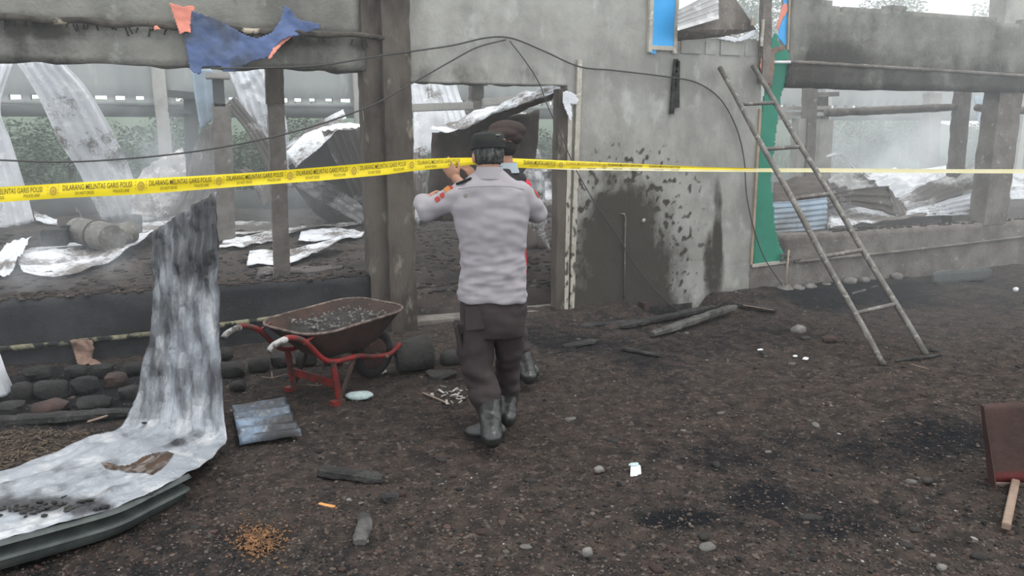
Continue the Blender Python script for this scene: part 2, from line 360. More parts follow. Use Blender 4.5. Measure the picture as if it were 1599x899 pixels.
def refine(b, step):
    b = sorted(set(round(q, 4) for q in b)); out = []
    for p, q in zip(b, b[1:]):
        n = max(1, int(math.ceil((q - p) / step))); out += [p + (q - p) * i / n for i in range(n)]
    return out + [b[-1]]
def wall_grid(name, label, x0, x1, z0, z1, holes, mat, y=None, thick=.16, step=.05, bump=.006, sfun=None, top=None, kind='structure', seed=0, cat='wall', parent=None):
    y = W if y is None else y
    xs = refine([x0, x1] + [h[0] for h in holes] + [h[1] for h in holes], step)
    zs = refine([z0, z1] + [h[2] for h in holes] + [h[3] for h in holes], step)
    xs = [q for q in xs if x0 - 1e-4 <= q <= x1 + 1e-4]; zs = [q for q in zs if z0 - 1e-4 <= q <= z1 + 1e-4]
    mb = MB(); soot = []; nx_ = len(xs); used = set(); fs = []
    inh = lambda a, b: any(h[0] < a < h[1] and h[2] < b < h[3] for h in holes)
    for j in range(len(zs) - 1):
        for i in range(nx_ - 1):
            cx, cz = (xs[i] + xs[i + 1]) / 2, (zs[j] + zs[j + 1]) / 2
            if inh(cx, cz) or (top and cz > top(cx)): continue
            fs.append((j * nx_ + i, j * nx_ + i + 1, (j + 1) * nx_ + i + 1, (j + 1) * nx_ + i))
    for z in zs:
        for x in xs:
            p = Vector((x, y + bump * fb((x, y, z), 2.5, seed, 3) + bump * .5 * nz((x, y, z), 12, seed), z))
            mb.v.append(p); s = .30 * fb(p, 1.2, seed + 3, 4) + .22 * fb((p.x * 1.5, p.y, p.z * .35), 3.5, seed, 3)
            if sfun: s += sfun(*pix(p))
            soot.append(s)
    keep = sorted({i for f in fs for i in f}); mp = {k: n for n, k in enumerate(keep)}
    mb.v = [mb.v[k] for k in keep]; soot = [soot[k] for k in keep]; mb.f = [tuple(mp[i] for i in f) for f in fs]
    o = build(mb, name, mat, parent, (x0, y, z0) if parent is None else None, 40, {'soot': soot}, solid=thick)
    o.modifiers['solid'].offset = -1
    return tag(o, label, cat, None, kind) if parent is None else o

xp0, xp1 = X(572, 280), X(642, 300)                    # big pillar
xd1 = X(884, 300); zdh = Z(760, 131)                    # door opening right side, head
zl = Z(300, 104)                                        # lintel soffit
xg0 = X(1176, 300); xw0 = X(1232, 130)                  # green board, right wall start
zs0 = Z(280, 452)
# --- left: lintel with its ledge, upper wall
def s_lint(px, py):
    s = .15 + .5 * sstep(28, 40, py - (px * .055)) * (1 - sstep(50, 62, py - px * .04)) * (.6 + .6 * nz((px, py, 0), .03, 3))
    s += .35 * blob(px, py, 500, 60, 90, 45, .5) + .3 * blob(px, py, 60, 70, 90, 50, .6) + .3 * sstep(85, 105, py - px * .02) + .35 * blob(px, py, 590, 60, 40, 80, .5)
    return s
zb = Z(0, 28)
beam = wall_grid('lintel', 'long soot-streaked concrete lintel over the left window opening', -3.2, xp0 + .02, zl, zb, [], m_lintel, W - .05, .24, .05, .008, s_lint, seed=2, cat='lintel')
wall_grid('wall_upper_left', 'smoked grey plaster wall above the left lintel', -3.2, xp0 + .02, zb - .02, 3.35, [], m_lintel, W, .14, .08, .006, lambda a, b: .1 + .3 * blob(a, b, 590, 20, 40, 80, .5), seed=5)
pm = MB(); pts = []
for i in range(40):
    t = i / 39; p = V(-60 + 660 * t, 24 + 34 * t + 2 * math.sin(i), W - .085); pts.append(p)
pm.tube(pts, [.022 + .008 * nz(p, 6) for p in pts], 9)
m_pipe = M('charred_bamboo', (.10, .088, .075), (.045, .04, .036), 4, .4, .6, .9, bump=.8, bscale=40, c3=(.46, .40, .31), s3=3.2, lo3=.60, hi3=.64)
thing(pm, 'bamboo_pole', 'charred bamboo pole running along the top edge of the left lintel', 'pole', m_pipe, smooth=True)
hm = MB()                                               # burnt shreds hanging under the pole
for i in range(60):
    t = rnd.random(); p = V(-20 + 600 * t, 30 + 33 * t, W - .075); l = rnd.uniform(.015, .07)
    hm.bar(p, p + Vector((rnd.uniform(-.02, .02), -.004, -l)), .006, .012)
tag(build(hm, 'charred_shreds', m_char, None, V(300, 40, W - .08)), 'blackened shreds hanging under the bamboo pole', 'debris', None, 'stuff')
# --- left: low charred wall, ledge, foundation stones
def s_low(px, py): return .3
zledge = Z(110, 534)
wl = wall_grid('wall_left', 'low blackened wall below the left window opening', -3.2, xp0 + .02, -.25, zs0, [], m_black, W, .30, .06, .008, s_low, seed=8)
lm = MB(); pts = [V(-80, 553, W - .03), V(0, 545, W - .03), V(120, 533, W - .03), V(225, 522, W - .03), V(400, 500, W - .03), V(560, 478, W - .03)]
pts = catmull(pts, 70)
lm.tube(pts, [.020 + .007 * nz(p, 11) for p in pts], 8)
m_ledge = M('crusted_ledge', (.30, .28, .19), (.15, .14, .10), 10, .4, .6, .9, bump=.9, bscale=60, c3=(.03, .03, .03), s3=8, lo3=.5, hi3=.58)
build(lm, 'ledge', m_ledge, wl, smooth=True)
tm = MB()                                               # crust of ash on the wall top
for i in range(420):
    px = rnd.uniform(-60, 575); p = V(px, 457 - px * .045, W + rnd.uniform(.0, .26)); tm.rock((p.x, p.y, zs0 + .006), (rnd.uniform(.015, .05), rnd.uniform(.012, .03), rnd.uniform(.006, .022)), i, 1)
o_ = build(tm, 'ash_crust', m_floor, wl); o_['kind'] = 'stuff'
for k, (px, py, wx, hx) in enumerate(((-20, 608, 50, 36), (38, 610, 38, 34), (82, 606, 58, 32), (135, 600, 46, 30), (182, 592, 40, 26), (60, 580, 46, 20), (120, 578, 40, 20), (162, 577, 36, 22), (208, 574, 34, 22), (12, 640, 60, 30), (80, 634, 66, 24), (150, 628, 60, 24), (205, 612, 40, 26), (365, 575, 44, 26), (405, 568, 40, 24), (440, 560, 40, 24), (372, 602, 30, 18), (478, 556, 40, 26), (520, 560, 36, 22), (350, 550, 34, 20), (600, 545, 40, 24), (560, 570, 36, 20))):
    c = G(px, py + hx * .45); dd_ = (c - EYEP).dot(CF) / FPX; c.z = hx * .42 * dd_
    sm = MB(); sm.rock(c, (wx * .52 * dd_, wx * .42 * dd_, hx * .56 * dd_), k * 7, 2, .42, flat=.22)
    build(sm, 'stone', m_stoner if k in (4, 10) else m_stoned, wl, smooth=50)
# --- big burnt pillar in two steps
def pillar(name, label, x0, x1, y0, y1, z0, z1, mat, notch=.0, seed=0, kind='structure', parent=None, taper=0, step=.05):
    mb = MB(); n = max(4, int((z1 - z0) / step)); rings = []
    per = [(x0 + (x1 - x0) * t, y0) for t in (0, .25, .5, .75)] + [(x1, y0 + (y1 - y0) * t) for t in (0, .5)] + [(x1 - (x1 - x0) * t, y1) for t in (0, .5)] + [(x0, y1 - (y1 - y0) * t) for t in (0, .5)]
    cx, cy = (x0 + x1) / 2, (y0 + y1) / 2
    for i in range(n + 1):
        z = z0 + (z1 - z0) * i / n; r = []
        for (x, y) in per:
            q = .012 * fb((x, y, z), 5, seed, 3) + notch * abs(nz((x, y, z), 11, seed)) - notch * .3
            d = Vector((x - cx, y - cy, 0)); l = d.length; r.append(Vector((x, y, z)) - d / l * q)
        rings.append(r)
    mb.loft(rings)
    o = build(mb, name, mat, parent, ((x0 + x1) / 2, (y0 + y1) / 2, z0) if parent is None else None, 40)
    return tag(o, label, 'pillar', None, kind) if parent is None else o
xpm = X(601, 300)
pillar('pillar', 'thick brown burnt pillar at the left side of the doorway', xpm, xp1, W - .10, W + .16, -.06, 3.35, m_pillar, .012, 3)
pillar('pillar', 'darker half of the burnt pillar, bordering the left window opening', xp0, xpm + .02, W - .035, W + .2, -.06, 3.35, m_pillar, .012, 5)
# --- middle wall with the doorway
def s_mid(px, py):
    s = -.20 + .60 * sstep(150, 430, py) * (1 - .55 * sstep(960, 1120, px))
    s += .55 * blob(px, py, 760, 120, 130, 26, .6) + .25 * blob(px, py, 690, 70, 70, 60, .7)
    s += .35 * blob(px, py, 955, 290, 60, 60, .7) * (.7 + .8 * nz((px, py, 0), .05, 4)) + 1.0 * blob(px, py, 972, 425, 40, 95, .95) * (.30 + 1.1 * sstep(-.25, .3, nz((px, py * .6, 0), .03, 7) + .5 * nz((px, py * .5, 0), .09, 3))) * (.75 + .5 * nz((px, py, 0), .06, 2))
    s += .8 * blob(px, py, 1114, 405, 17, 55, .4) + .7 * blob(px, py, 1121, 335, 7, 70, .5) + .5 * blob(px, py, 985, 380, 70, 90, .8) + .45 * sstep(430, 485, py)
    s += .45 * blob(px, py, 955, 195, 10, 26, .7)
    if 880 < px < 1110 and 220 < py < 460:             # splashes
        q = noise.cell_vector(Vector((px / 9, py / 12, 0))) if False else None
        v = nz((px * .9, py * .6, 0), .15, 13) + .25 * nz((px, py, 0), .4, 2); s += .62 * sstep(.22, .42, v) * sstep(.0, .4, blob(px, py, 985, 350, 110, 110, .6)) * (1 if px > 900 else .5)
    return s
def top_mid(x):
    a, b = X(1058, 60), X(1192, 60)
    if x < a: return 3.6
    return Z(1120, 58) + .05 * nz((x, 0, 0), 5, 2)
zth = .06
wm = wall_grid('wall_middle', 'grey plaster wall with soot stains right of the doorway', xp1 - .01, xg0 + .02, -.35, 3.35, [(xp1 - .02, xd1, -.3, zdh)], m_wall, W, .16, .016, .006, s_mid, top_mid, seed=11)
dm = MB(); dm.box2((xp1, W - .02, -.1), (xd1, W + .22, Z(760, 492)))
tag(build(dm, 'doorstep', m_post, None, (xp1, W, -.1), bevel=.01), 'worn concrete threshold of the doorway', 'step', None, 'structure')
# rough course of blocks on the low part of the wall
for i, (qa, qb) in enumerate(((1060, 1098), (1099, 1121), (1122, 1160), (1161, 1190))):
    a = X(qa, 70); b = X(qb, 70); bm_ = MB(); bm_.box2((a, W - .012 + .006 * (i % 2), Z(1100, 88)), (b - .006, W + .14, Z(1100, 60) + .03 * nz((i, 0, 0), 1.7)))
    build(bm_, 'block', m_wall, wm, bevel=.02)
# dark box painting the shade of a wall-foot hole, and a brick pier
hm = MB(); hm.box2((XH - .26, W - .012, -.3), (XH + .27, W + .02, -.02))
build(hm, 'drain_hole_shade', m_fardark if False else m_char, wm)
for i in range(2):
    bm_ = MB(); bm_.box((XH - .32 + .008 * i, W - .06, -.08 + .085 * i), (.06, .10, .08)); build(bm_, 'brick', m_trimb if False else m_stoner, wm, bevel=.006)
for i, (px, py, r) in enumerate(((1150, 462, .06), (1168, 468, .05), (1185, 466, .06), (1205, 462, .07), (1225, 455, .09), (1245, 452, .07), (1130, 470, .05), (1265, 448, .06), (1290, 446, .05), (1325, 440, .07), (1350, 437, .05), (1400, 432, .06), (1120, 474, .06))):
    sm = MB(); sm.rock(V(px, py, W - .05), (r * 1.3, r, r * .8), i + 40, 2, .25); build(sm, 'stone', m_stoneg, wm, smooth=True)
# --- right wall: high band, low wall, ledges
def s_right(px, py): return .28 + .45 * sstep(60, 130, py) + .3 * blob(px, py, 1290, 100, 50, 50, .7) - .35 * blob(px, py, 1243, 60, 14, 60, .6)
def top_r(x):
    px = pix((x, W, 2.9))[0]
    return Z(1300, 4) - .035 * (x - X(1300, 4)) * .6 + .05 * nz((x, 0, 0), 2.5, 1) + .05 * nz((x, 0, 0), 7, 6) if px > 1290 else 3.6
zr = Z(1400, 139); zrl = Z(1400, 107)
wall_grid('wall_upper_right', 'sooty concrete band with a ragged top edge over the right opening', xw0, 14.5, zr, 3.35, [], m_lintel, W + .03, .16, .05, .008, s_right, top_r, seed=21)
wall_grid('lintel', 'dark lower strip of the right concrete band', X(1228, 125), 14.5, zr - .005, zrl, [], m_lintel, W - .03, .2, .08, .006, lambda a, b: .75, seed=24, cat='lintel')
lm = MB(); pts = catmull([V(1226, 96, W - .03), V(1300, 100, W - .03), V(1400, 106, W - .03), V(1500, 112, W - .03), V(1640, 121, W - .03)], 60)
lm.tube(pts, [.018 + .008 * nz(p, 9) for p in pts], 8)
thing(lm, 'conduit_pipe', 'crusted grey pipe running along the right concrete band', 'pipe', m_post, smooth=True)
zsr = Z(1400, 357)
wr = wall_grid('wall_right', 'low grey concrete wall below the right window opening', xg0 + .01, 14.5, -.15, zsr, [(xg0 - .1, X(1227, 395), Z(1200, 412), zsr + 1)], m_post, W, .22, .06, .006, lambda a, b: 0, seed=27)
lm = MB(); pts = catmull([V(1240, 409, W - .02), V(1340, 399, W - .02), V(1450, 387, W - .02), V(1660, 362, W - .02)], 50)
lm.tube(pts, [.016 + .006 * nz(p, 9) for p in pts], 8); build(lm, 'ledge', m_post, wr, smooth=True)
pillar('pillar', 'grey pillar standing in the right window opening', X(1548, 250), X(1583, 250), W - .01, W + .2, zsr - .02, zr + .02, m_post, .006, 31)
pillar('pillar', 'pale pillar end beyond the broken concrete band at top right', X(1583, 20), X(1600, 20) + .3, W + .1, W + .3, 2.6, 3.5, m_paleconc, .004, 32)

# --- interior floor, far wall
def floor_z(x, y):
    d = y - W
    z = .30 + .14 * sstep(1.0, .1, d) * (1 - sstep(xp0 - .1, xp0 + .3, x)) - (.12 * sstep(1.2, .1, d) + .20 * sstep(.34, .16, d)) * sstep(xp0, xp1, x) * (1 - sstep(xd1, xd1 + .6, x))
    z += .05 * fb((x, y, 0), .8, 31, 3) + .035 * fb((x, y, 0), 3, 12, 3) + .02 * nz((x, y, 0), 11, 4) + .35 * sstep(5, 5.8, d) * 0
    return z
FY = W + 8.0
mb = MB(); xs = np.arange(-4.5, 20, .07); ys = np.arange(W + .10, FY + .4, .07); n_ = len(xs)
mb.v = [Vector((x, y, floor_z(x, y))) for y in ys for x in xs]
mb.f = [(j * n_ + i, j * n_ + i + 1, (j + 1) * n_ + i + 1, (j + 1) * n_ + i) for j in range(len(ys) - 1) for i in range(n_ - 1)]
tag(build(mb, 'floor', m_floor, None, (0, W, 0), True), 'ash covered floor inside the burnt building', 'floor', None, 'structure')
zf0, zf1 = Z(300, 166, FY), Z(300, 80, FY)
def notches(z):
    out = []; x = -4.0
    while x < 16:
        wd = rnd.uniform(.10, .2)
        out.append((x, x + wd, z, z + .09)); x += wd + rnd.uniform(.10, .2)
    return out
wall_grid('wall_back', 'hazy grey wall band on the far side of the building', -5, 22, zf0, 3.3, notches(zf0 + .07), m_farwall, FY, .15, .25, .004, None, seed=41)
zf2 = Z(300, 183, FY)
wall_grid('lintel', 'dark beam under the far wall band', -5, 22, zf2, zf0 - .005, [], m_fardark, FY - .03, .2, .4, .004, None, seed=42, cat='lintel')
wall_grid('wall_back', 'low dark wall at the far edge of the floor', -5, 22, .1, Z(200, 302, FY), [], m_fardark, FY, .15, .4, .01, None, seed=43)
for i, px in enumerate((-30, 253, 562, 690, 905, 1290, 1457, 1600)):
    a = X(px - 8, 200, FY - .1); pillar('pillar', 'hazy far pillar, number %d along the back wall' % (i + 1) if False else 'far grey pillar against the back wall, ' + ('beyond the left frame edge', 'left of the blue sheet', 'beside the burnt doorway pillar', 'behind the doorway sheets', 'hidden behind the stained wall', 'behind the twin posts on the right', 'pale, between the right posts', 'near the right frame edge')[i], a, a + .2, FY - .16, FY - .04, .1, 3.3, m_paleconc, .004, 50 + i, step=.2)
# --- field beyond
mb = MB(); xs = np.arange(-8, 34, .5); ys = np.arange(FY + .2, FY + 22, .5); n_ = len(xs)
mb.v = [Vector((x, y, .25 + .12 * (y - FY) + .1 * nz((x, y, 0), .5))) for y in ys for x in xs]
mb.f = [(j * n_ + i, j * n_ + i + 1, (j + 1) * n_ + i + 1, (j + 1) * n_ + i) for j in range(len(ys) - 1) for i in range(n_ - 1)]
tag(build(mb, 'field', m_field, None, (0, FY, 0), True), 'green rising ground beyond the far wall', 'field', None, 'structure')
def leaf_cards(n, c, r, size, rng, cols):
    mb = MB(); tint = []
    for i in range(n):
        while True:
            q = Vector((rng.uniform(-1, 1), rng.uniform(-1, 1), rng.uniform(-1, 1)))
            if .35 < q.length < 1: break
        q *= (.8 + .35 * nz(q, 2.5, c[0])); p = Vector((c[0] + q.x * r[0], c[1] + q.y * r[1], c[2] + q.z * r[2]))
        a = Vector((rng.uniform(-1, 1), rng.uniform(-1, 1), rng.uniform(-.6, .3))).normalized(); b = a.cross(Vector((rng.uniform(-1, 1), rng.uniform(-1, 1), 1))).normalized(); s = size * rng.uniform(.6, 1.3)
        mb.add([p - a * s, p + b * s * .45, p + a * s, p - b * s * .45], [(0, 1, 2, 3)]); cc = rng.choice(cols); k = rng.uniform(.8, 1.2); tint += [(cc[0] * k, cc[1] * k, cc[2] * k, 1)] * 4
    return mb, tint
GREENS = ((.10, .15, .085), (.13, .18, .11), (.075, .12, .07), (.15, .19, .12))
def shrub(name, label, loc, r, n, size, seed, cat='shrub', group=None, trunk=.4):
    rng = random.Random(seed); root = empty(name, loc, label, cat, group)
    c = Vector(loc) + Vector((0, 0, trunk + r[2] * .8)); mb, tint = leaf_cards(n * 4, c, r, size * .45, rng, GREENS)
    o = build(mb, 'foliage', m_leaf, root, attrs={'tint': tint}); o['kind'] = 'stuff'
    t = MB(); p0 = Vector(loc); t.tube([p0, p0 + Vector((.03, 0, trunk + r[2] * .5)), c + Vector((0, 0, r[2] * .3))], [.05 + r[2] * .03, .04 + r[2] * .02, .015], 8); build(t, 'stem', m_bark, root, smooth=True)
    return root
for i, (px, y, h, wd, where) in enumerate(((20, 1.3, .8, 1.02, 'behind the leftmost white sheet'), (110, 3.4, .8, 1.10, 'between the two tall white sheets'), (240, 1.3, .75, 1.02, 'right of the tall white sheet'), (300, 3.4, 1.0, 1.02, 'behind the dark smoking post'), (395, 1.4, .7, 0.94, 'behind the capped post'), (480, 3.6, .9, 1.19, 'above the arched sheet'), (610, 1.3, .8, 1.02, 'behind the doorway pillar'), (840, 1.3, .7, 1.02, 'seen through the doorway'), (1340, 1.6, .95, 1.44, 'in the smoke of the right opening'), (1420, 3.8, .9, 1.10, 'paler, behind the right opening'), (1530, 1.5, .8, 1.19, 'near the right frame edge'))):
    p = V(px, 250, FY + y); shrub('shrub', 'hazy green shrub beyond the far wall, ' + where, (p.x, p.y, .25 + .12 * y), (wd, .7, h), 900, .10, 100 + i, group='shrubs beyond the far wall', trunk=.15)
mb = MB(); tint = []; rg = random.Random(77)
for i in range(9000):
    x, y = rg.uniform(-8, 22), FY + .3 + 7 * rg.random(); b = Vector((x, y, .22 + .12 * (y - FY) + .1 * nz((x, y, 0), .5))); h = rg.uniform(.12, .42); a = rg.uniform(0, 6.28); q = Vector((math.cos(a), math.sin(a), 0)) * .022
    mb.add([b - q, b + q, b + Vector((rg.uniform(-.12, .12), rg.uniform(-.1, .1), h))], [(0, 1, 2)]); c = rg.choice(GREENS); tint += [(c[0], c[1], c[2], 1)] * 3
tag(build(mb, 'grass', m_leaf, None, (0, FY + 3, .3), False, {'tint': tint}), 'rough green grass beyond the far wall', 'grass', None, 'stuff')
for i, (px, y, h, wd, where) in enumerate(((1165, 6, 2.0, 1.9, 'behind the grey metal box on the wall'), (1385, 7.5, 2.2, 2.2, 'behind the broken concrete band'), (1560, 8, 2.2, 2.4, 'at the top right corner'), (1262, 13, 2.0, 1.5, 'behind the blue strip'))):
    p = V(px, 100, FY + y); shrub('leafy_tree', 'pale hazy tree beyond the building, ' + where, (p.x, p.y, .25 + .12 * y), (wd, 1.4, h), 1800, .16, 200 + i, 'tree', 'hazy trees behind the building', trunk=1.9)

# ================================================================== things on the walls
def poly_in(x, y, P):
    c = False; j = len(P) - 1
    for i in range(len(P)):
        if (P[i][1] > y) != (P[j][1] > y) and x < (P[j][0] - P[i][0]) * (y - P[i][1]) / (P[j][1] - P[i][1]) + P[i][0]: c = not c
        j = i
    return c
def cloth_mb(P, Yf, step=2.5, fold=.02, seed=0, fs=(14, 5)):
    x0, x1 = min(p[0] for p in P), max(p[0] for p in P); y0, y1 = min(p[1] for p in P), max(p[1] for p in P)
    nx_ = int((x1 - x0) / step) + 2; ny = int((y1 - y0) / step) + 2; idx = {}; mb = MB(); mb.soot = []
    def vid(i, j):
        if (i, j) not in idx:
            px, py = x0 + i * step, y0 + j * step; p = V(px, py, Yf(px, py))
            p.y -= fold * (.5 + fb((p.x, p.z, 0), fs[1], seed, 3) + .6 * math.sin(p.x * fs[0] + p.z * 4 + seed + 2 * nz(p, 3, seed)))
            idx[(i, j)] = len(mb.v); mb.v.append(p); mb.soot.append(.25 + .6 * fb(p, 3, seed + 2, 3))
        return idx[(i, j)]
    for i in range(nx_ - 1):
        for j in range(ny - 1):
            if poly_in(x0 + (i + .5) * step + .8 * nz((i, j, 0), .9, seed), y0 + (j + .5) * step, P): mb.f.append((vid(i, j), vid(i + 1, j), vid(i + 1, j + 1), vid(i, j + 1)))
    return mb
yt = lambda px, py: W - .11 - .02 * sstep(40, 100, py)
mb = cloth_mb([(298, 18), (312, 22), (345, 33), (385, 56), (402, 60), (424, 51), (436, 36), (444, 10), (452, 12), (464, 30), (480, 34), (500, 38), (497, 45), (470, 54), (452, 58), (440, 63), (428, 74), (420, 90), (408, 92), (390, 98), (376, 106), (366, 112), (349, 113), (345, 103), (332, 104), (318, 104), (311, 116), (303, 114), (297, 108), (293, 85), (288, 62), (284, 50), (296, 52)], yt, 2.0, .022, 3)
tarp = thing(mb, 'tarpaulin', 'torn blue tarpaulin with orange corners hanging from the bamboo pole', 'tarpaulin', m_tarpb, smooth=True, attrs={'soot': mb.soot}, solid=.003)
for P in ([(265, 5), (272, 7), (285, 11), (299, 9), (304, 12), (301, 26), (297, 40), (298, 52), (290, 49), (281, 54), (274, 34)], [(457, 56), (447, 57), (438, 61), (428, 73), (418, 92), (421, 93), (430, 82), (440, 70), (450, 62)], [(240, 41), (246, 40), (251, 46), (241, 47)]):
    mb = cloth_mb(P, lambda a, b: yt(a, b) - .012, 1.5, .015, 5); o = build(mb, 'orange_piece', m_tarpo, tarp, smooth=True, solid=.003); o['label'] = 'faded orange piece of the tarpaulin'
def cable(name, label, pts, r=.007, Y0=None, n=90, mat=None, group=None):
    P = [p if isinstance(p, Vector) else V(p[0], p[1], p[2] if len(p) > 2 else (W - .03 if Y0 is None else Y0)) for p in pts]
    mb = MB(); mb.tube(catmull(P, n), r, 6); return thing(mb, name, label, 'cable', mat or m_cable, group, True)
cable('cable', 'black cable sagging across the left window opening up over the pillar', [(-60, 247, W - .2), (0, 250, W - .2), (130, 252, W - .2), (300, 237, W - .2), (450, 208, W - .2), (570, 169, W - .2), (640, 132, W - .16), (700, 98, W - .08), (745, 74, W - .05), (790, 62, W - .04)], .006)
cable('cable', 'long grey-black cable crossing the stained wall towards the green board', [(330, 107, W - .18), (400, 106, W - .18), (500, 102, W - .18), (600, 86, W - .15), (700, 72, W - .06), (760, 59, W - .04), (800, 60, W - .03), (850, 80, W - .03), (905, 104, W - .03), (960, 110, W - .03), (1050, 121, W - .05), (1090, 130, W - .03), (1125, 155, W - .03), (1150, 200, W - .03), (1162, 250, W - .03), (1166, 305, W - .03), (1178, 360, W - .03), (1195, 405, W - .05), (1222, 446, W - .08)], .0065, n=140)
cable('cable', 'thin cable hanging past the door trim down to the charred beams', [(796, 64, W - .035), (820, 95, W - .03), (842, 130, W - .03), (855, 165, W - .03), (880, 220, W - .06), (898, 262, W - .05), (930, 318, W - .03), (960, 362, W - .03), (1000, 425, W - .03), (1040, 470, W - .04), (1072, 492, W - .12)], .005)
mb = MB(); mb.tube([V(968, 334, W - .012), V(975, 334, W - .02), V(976.5, 340, W - .02), V(975.5, 400, W - .02), V(975, 478, W - .02)], .008, 7); thing(mb, 'conduit_pipe', 'thin grey conduit running down the dark stain on the wall', 'pipe', m_iron, smooth=True)
mb = MB(); mb.rock(V(1005, 344, W - .015), (.022, .012, .02), 3, 1, .3); thing(mb, 'plaster_chip', 'pale chip stuck on the wall right of the dark stain', 'plaster chip', m_paleconc)
# door jamb and trims
mb = MB(); rings = []
for i in range(30):
    t = i / 29; z = -.05 + (zdh + .02) * t; q = .012 * nz((z, 0, 0), 7, 2)
    a, b = xd1 - .095 + q, xd1 - .012
    rings.append([(a, W - .02, z), (b, W - .025, z), (b, W + .12, z), (a, W + .1, z)])
mb.loft(rings); thing(mb, 'door_jamb', 'charred brown timber jamb at the right side of the doorway', 'door jamb', m_pillar)
def post_px(mb, a, b, wd, Y, dep, wob=.003):
    A, B = V(*a, Y), V(*b, Y); n = 14; rings = []
    for i in range(n + 1):
        p = A.lerp(B, i / n); q = wob * nz(p, 5, Y)
        rings.append([p + Vector((x + q, y, 0)) for x, y in ((-wd / 2, 0), (wd / 2, 0), (wd / 2, dep), (-wd / 2, dep))])
    mb.loft(rings)
sf = lambda mb: {'soot': [.95 * max(0, nz((p.x * 1.6, 0, p.z), 17, 3)) * sstep(1.5, .9, p.z) * 2.4 for p in mb.v]}
def fine_post(a, b, wd, Y, dep, name, label, mat):
    A, B = V(*a, Y), V(*b, Y); mb = MB(); n = 80; rings = []
    for i in range(n + 1):
        p = A.lerp(B, i / n); rings.append([p + Vector((x * wd + .004 * nz(p, 4, wd), y, 0)) for x, y in ((-.5, 0), (-.17, 0), (.17, 0), (.5, 0), (.5, dep), (-.5, dep))])
    mb.loft(rings); return thing(mb, name, label, 'trim', mat, attrs=sf(mb))
fine_post((906, 93), (893, 486), .044, W - .03, .025, 'door_trim', 'tall pale wooden strip right of the doorway, soot speckled low down', m_trimw)
fine_post((891, 152), (884, 483), .040, W - .028, .025, 'door_trim', 'shorter whitish strip hard against the doorway edge', m_trimw)
mb = cloth_mb([(878, 144), (884, 142), (898, 148), (903, 158), (899, 163), (890, 162), (893, 180), (890, 190), (884, 176), (878, 160)], lambda a, b: W - .05, 1.5, .012, 8)
thing(mb, 'crumpled_flashing', 'crumpled white metal scrap at the top of the door trim', 'metal scrap', m_zinc, smooth=True, attrs={'soot': [0] * len(mb.v)}, solid=.003)
# blue panel
r0 = empty('blue_shutter', V(1033, 83, W - .02), 'bright blue panel in a pale frame high on the grey wall', 'shutter')
def quadbox(mb, px0, px1, z0, z1, y0, y1, py=40):
    mb.box2((X(px0, py), y0, z0), (X(px1, py), y1, z1))
mb = MB(); quadbox(mb, 1016, 1052, Z(1033, 76), 3.4, W - .02, W + .004); build(mb, 'panel', m_blue, r0)
for a, b in ((1011, 1017), (1051, 1056)):
    mb = MB(); quadbox(mb, a, b, Z(1033, 83), 3.4, W - .035, W + .004); build(mb, 'stile', m_trimw, r0, bevel=.003, attrs=None)
mb = MB(); quadbox(mb, 1016, 1052, Z(1033, 79), Z(1033, 72), W - .034, W + .004); build(mb, 'rail', m_trimw, r0, bevel=.003)
mb = MB(); quadbox(mb, 1016, 1024, Z(1020, 84), Z(1020, 78), W - .022, W + .004); build(mb, 'torn_corner', m_blue, r0)
# charred hanging strip
r0 = empty('charred_strip', V(1054, 178, W - .03), 'charred forked board hanging below the blue panel', 'board')
for a, b, c in (((1057, 92), (1050, 178), .045), ((1059, 95), (1058, 168), .05)):
    mb = MB(); post_px(mb, a, b, c, W - .04, .02, .012); build(mb, 'splinter', m_char, r0)
# folded metal box on the wall top
r0 = empty('folded_metal_sheet', V(1100, 62, W - .1), 'big grey folded metal sheet resting on the notched wall top', 'metal sheet')
mb = MB(); q = [V(1058, 16, W - .22), V(1122, -16, W - .22), V(1122, 23, W - .22), V(1058, 42, W - .22)]
mb.add(q, [(0, 1, 2, 3)]); mb.add([V(1058, 42, W - .22), V(1122, 23, W - .22), V(1123, 29, W - .25), V(1058, 48, W - .25)], [(0, 1, 2, 3)])
for i in range(3):
    t = .25 + .25 * i; a = q[0].lerp(q[3], t); b = q[1].lerp(q[2], t); mb.tube([a, b], .006, 6)
build(mb, 'lip', m_zincd, r0, attrs={'soot': [.1] * len(mb.v)}, solid=.003)
mb = MB(); mb.add([V(1058, 46, W - .21), V(1122, 25, W - .21), V(1122, -40, W - .16), V(1143, -10, W + .02), V(1181, 46, W + .06), V(1142, 56, W + .02), V(1058, 64, W - .01)], [(0, 1, 2), (0, 2, 3), (0, 3, 4), (0, 4, 5), (0, 5, 6)])
build(mb, 'underside', m_post, r0, solid=.003)  # darker colour paints in the shade of the downward face
mb = MB(); mb.box(V(1176, 34, W - .02), (.05, .02, .07)); build(mb, 'white_tab', m_trimw, r0)
mb = cloth_mb([(1120, 60), (1135, 56), (1150, 60), (1178, 47), (1182, 54), (1160, 64), (1145, 66), (1130, 62)], lambda a, b: W - .03, 1.5, .012, 12)
thing(mb, 'torn_flashing', 'thin white torn strip lying along the notched wall top', 'metal scrap', m_zinc, smooth=True, attrs={'soot': [.1] * len(mb.v)}, solid=.003)
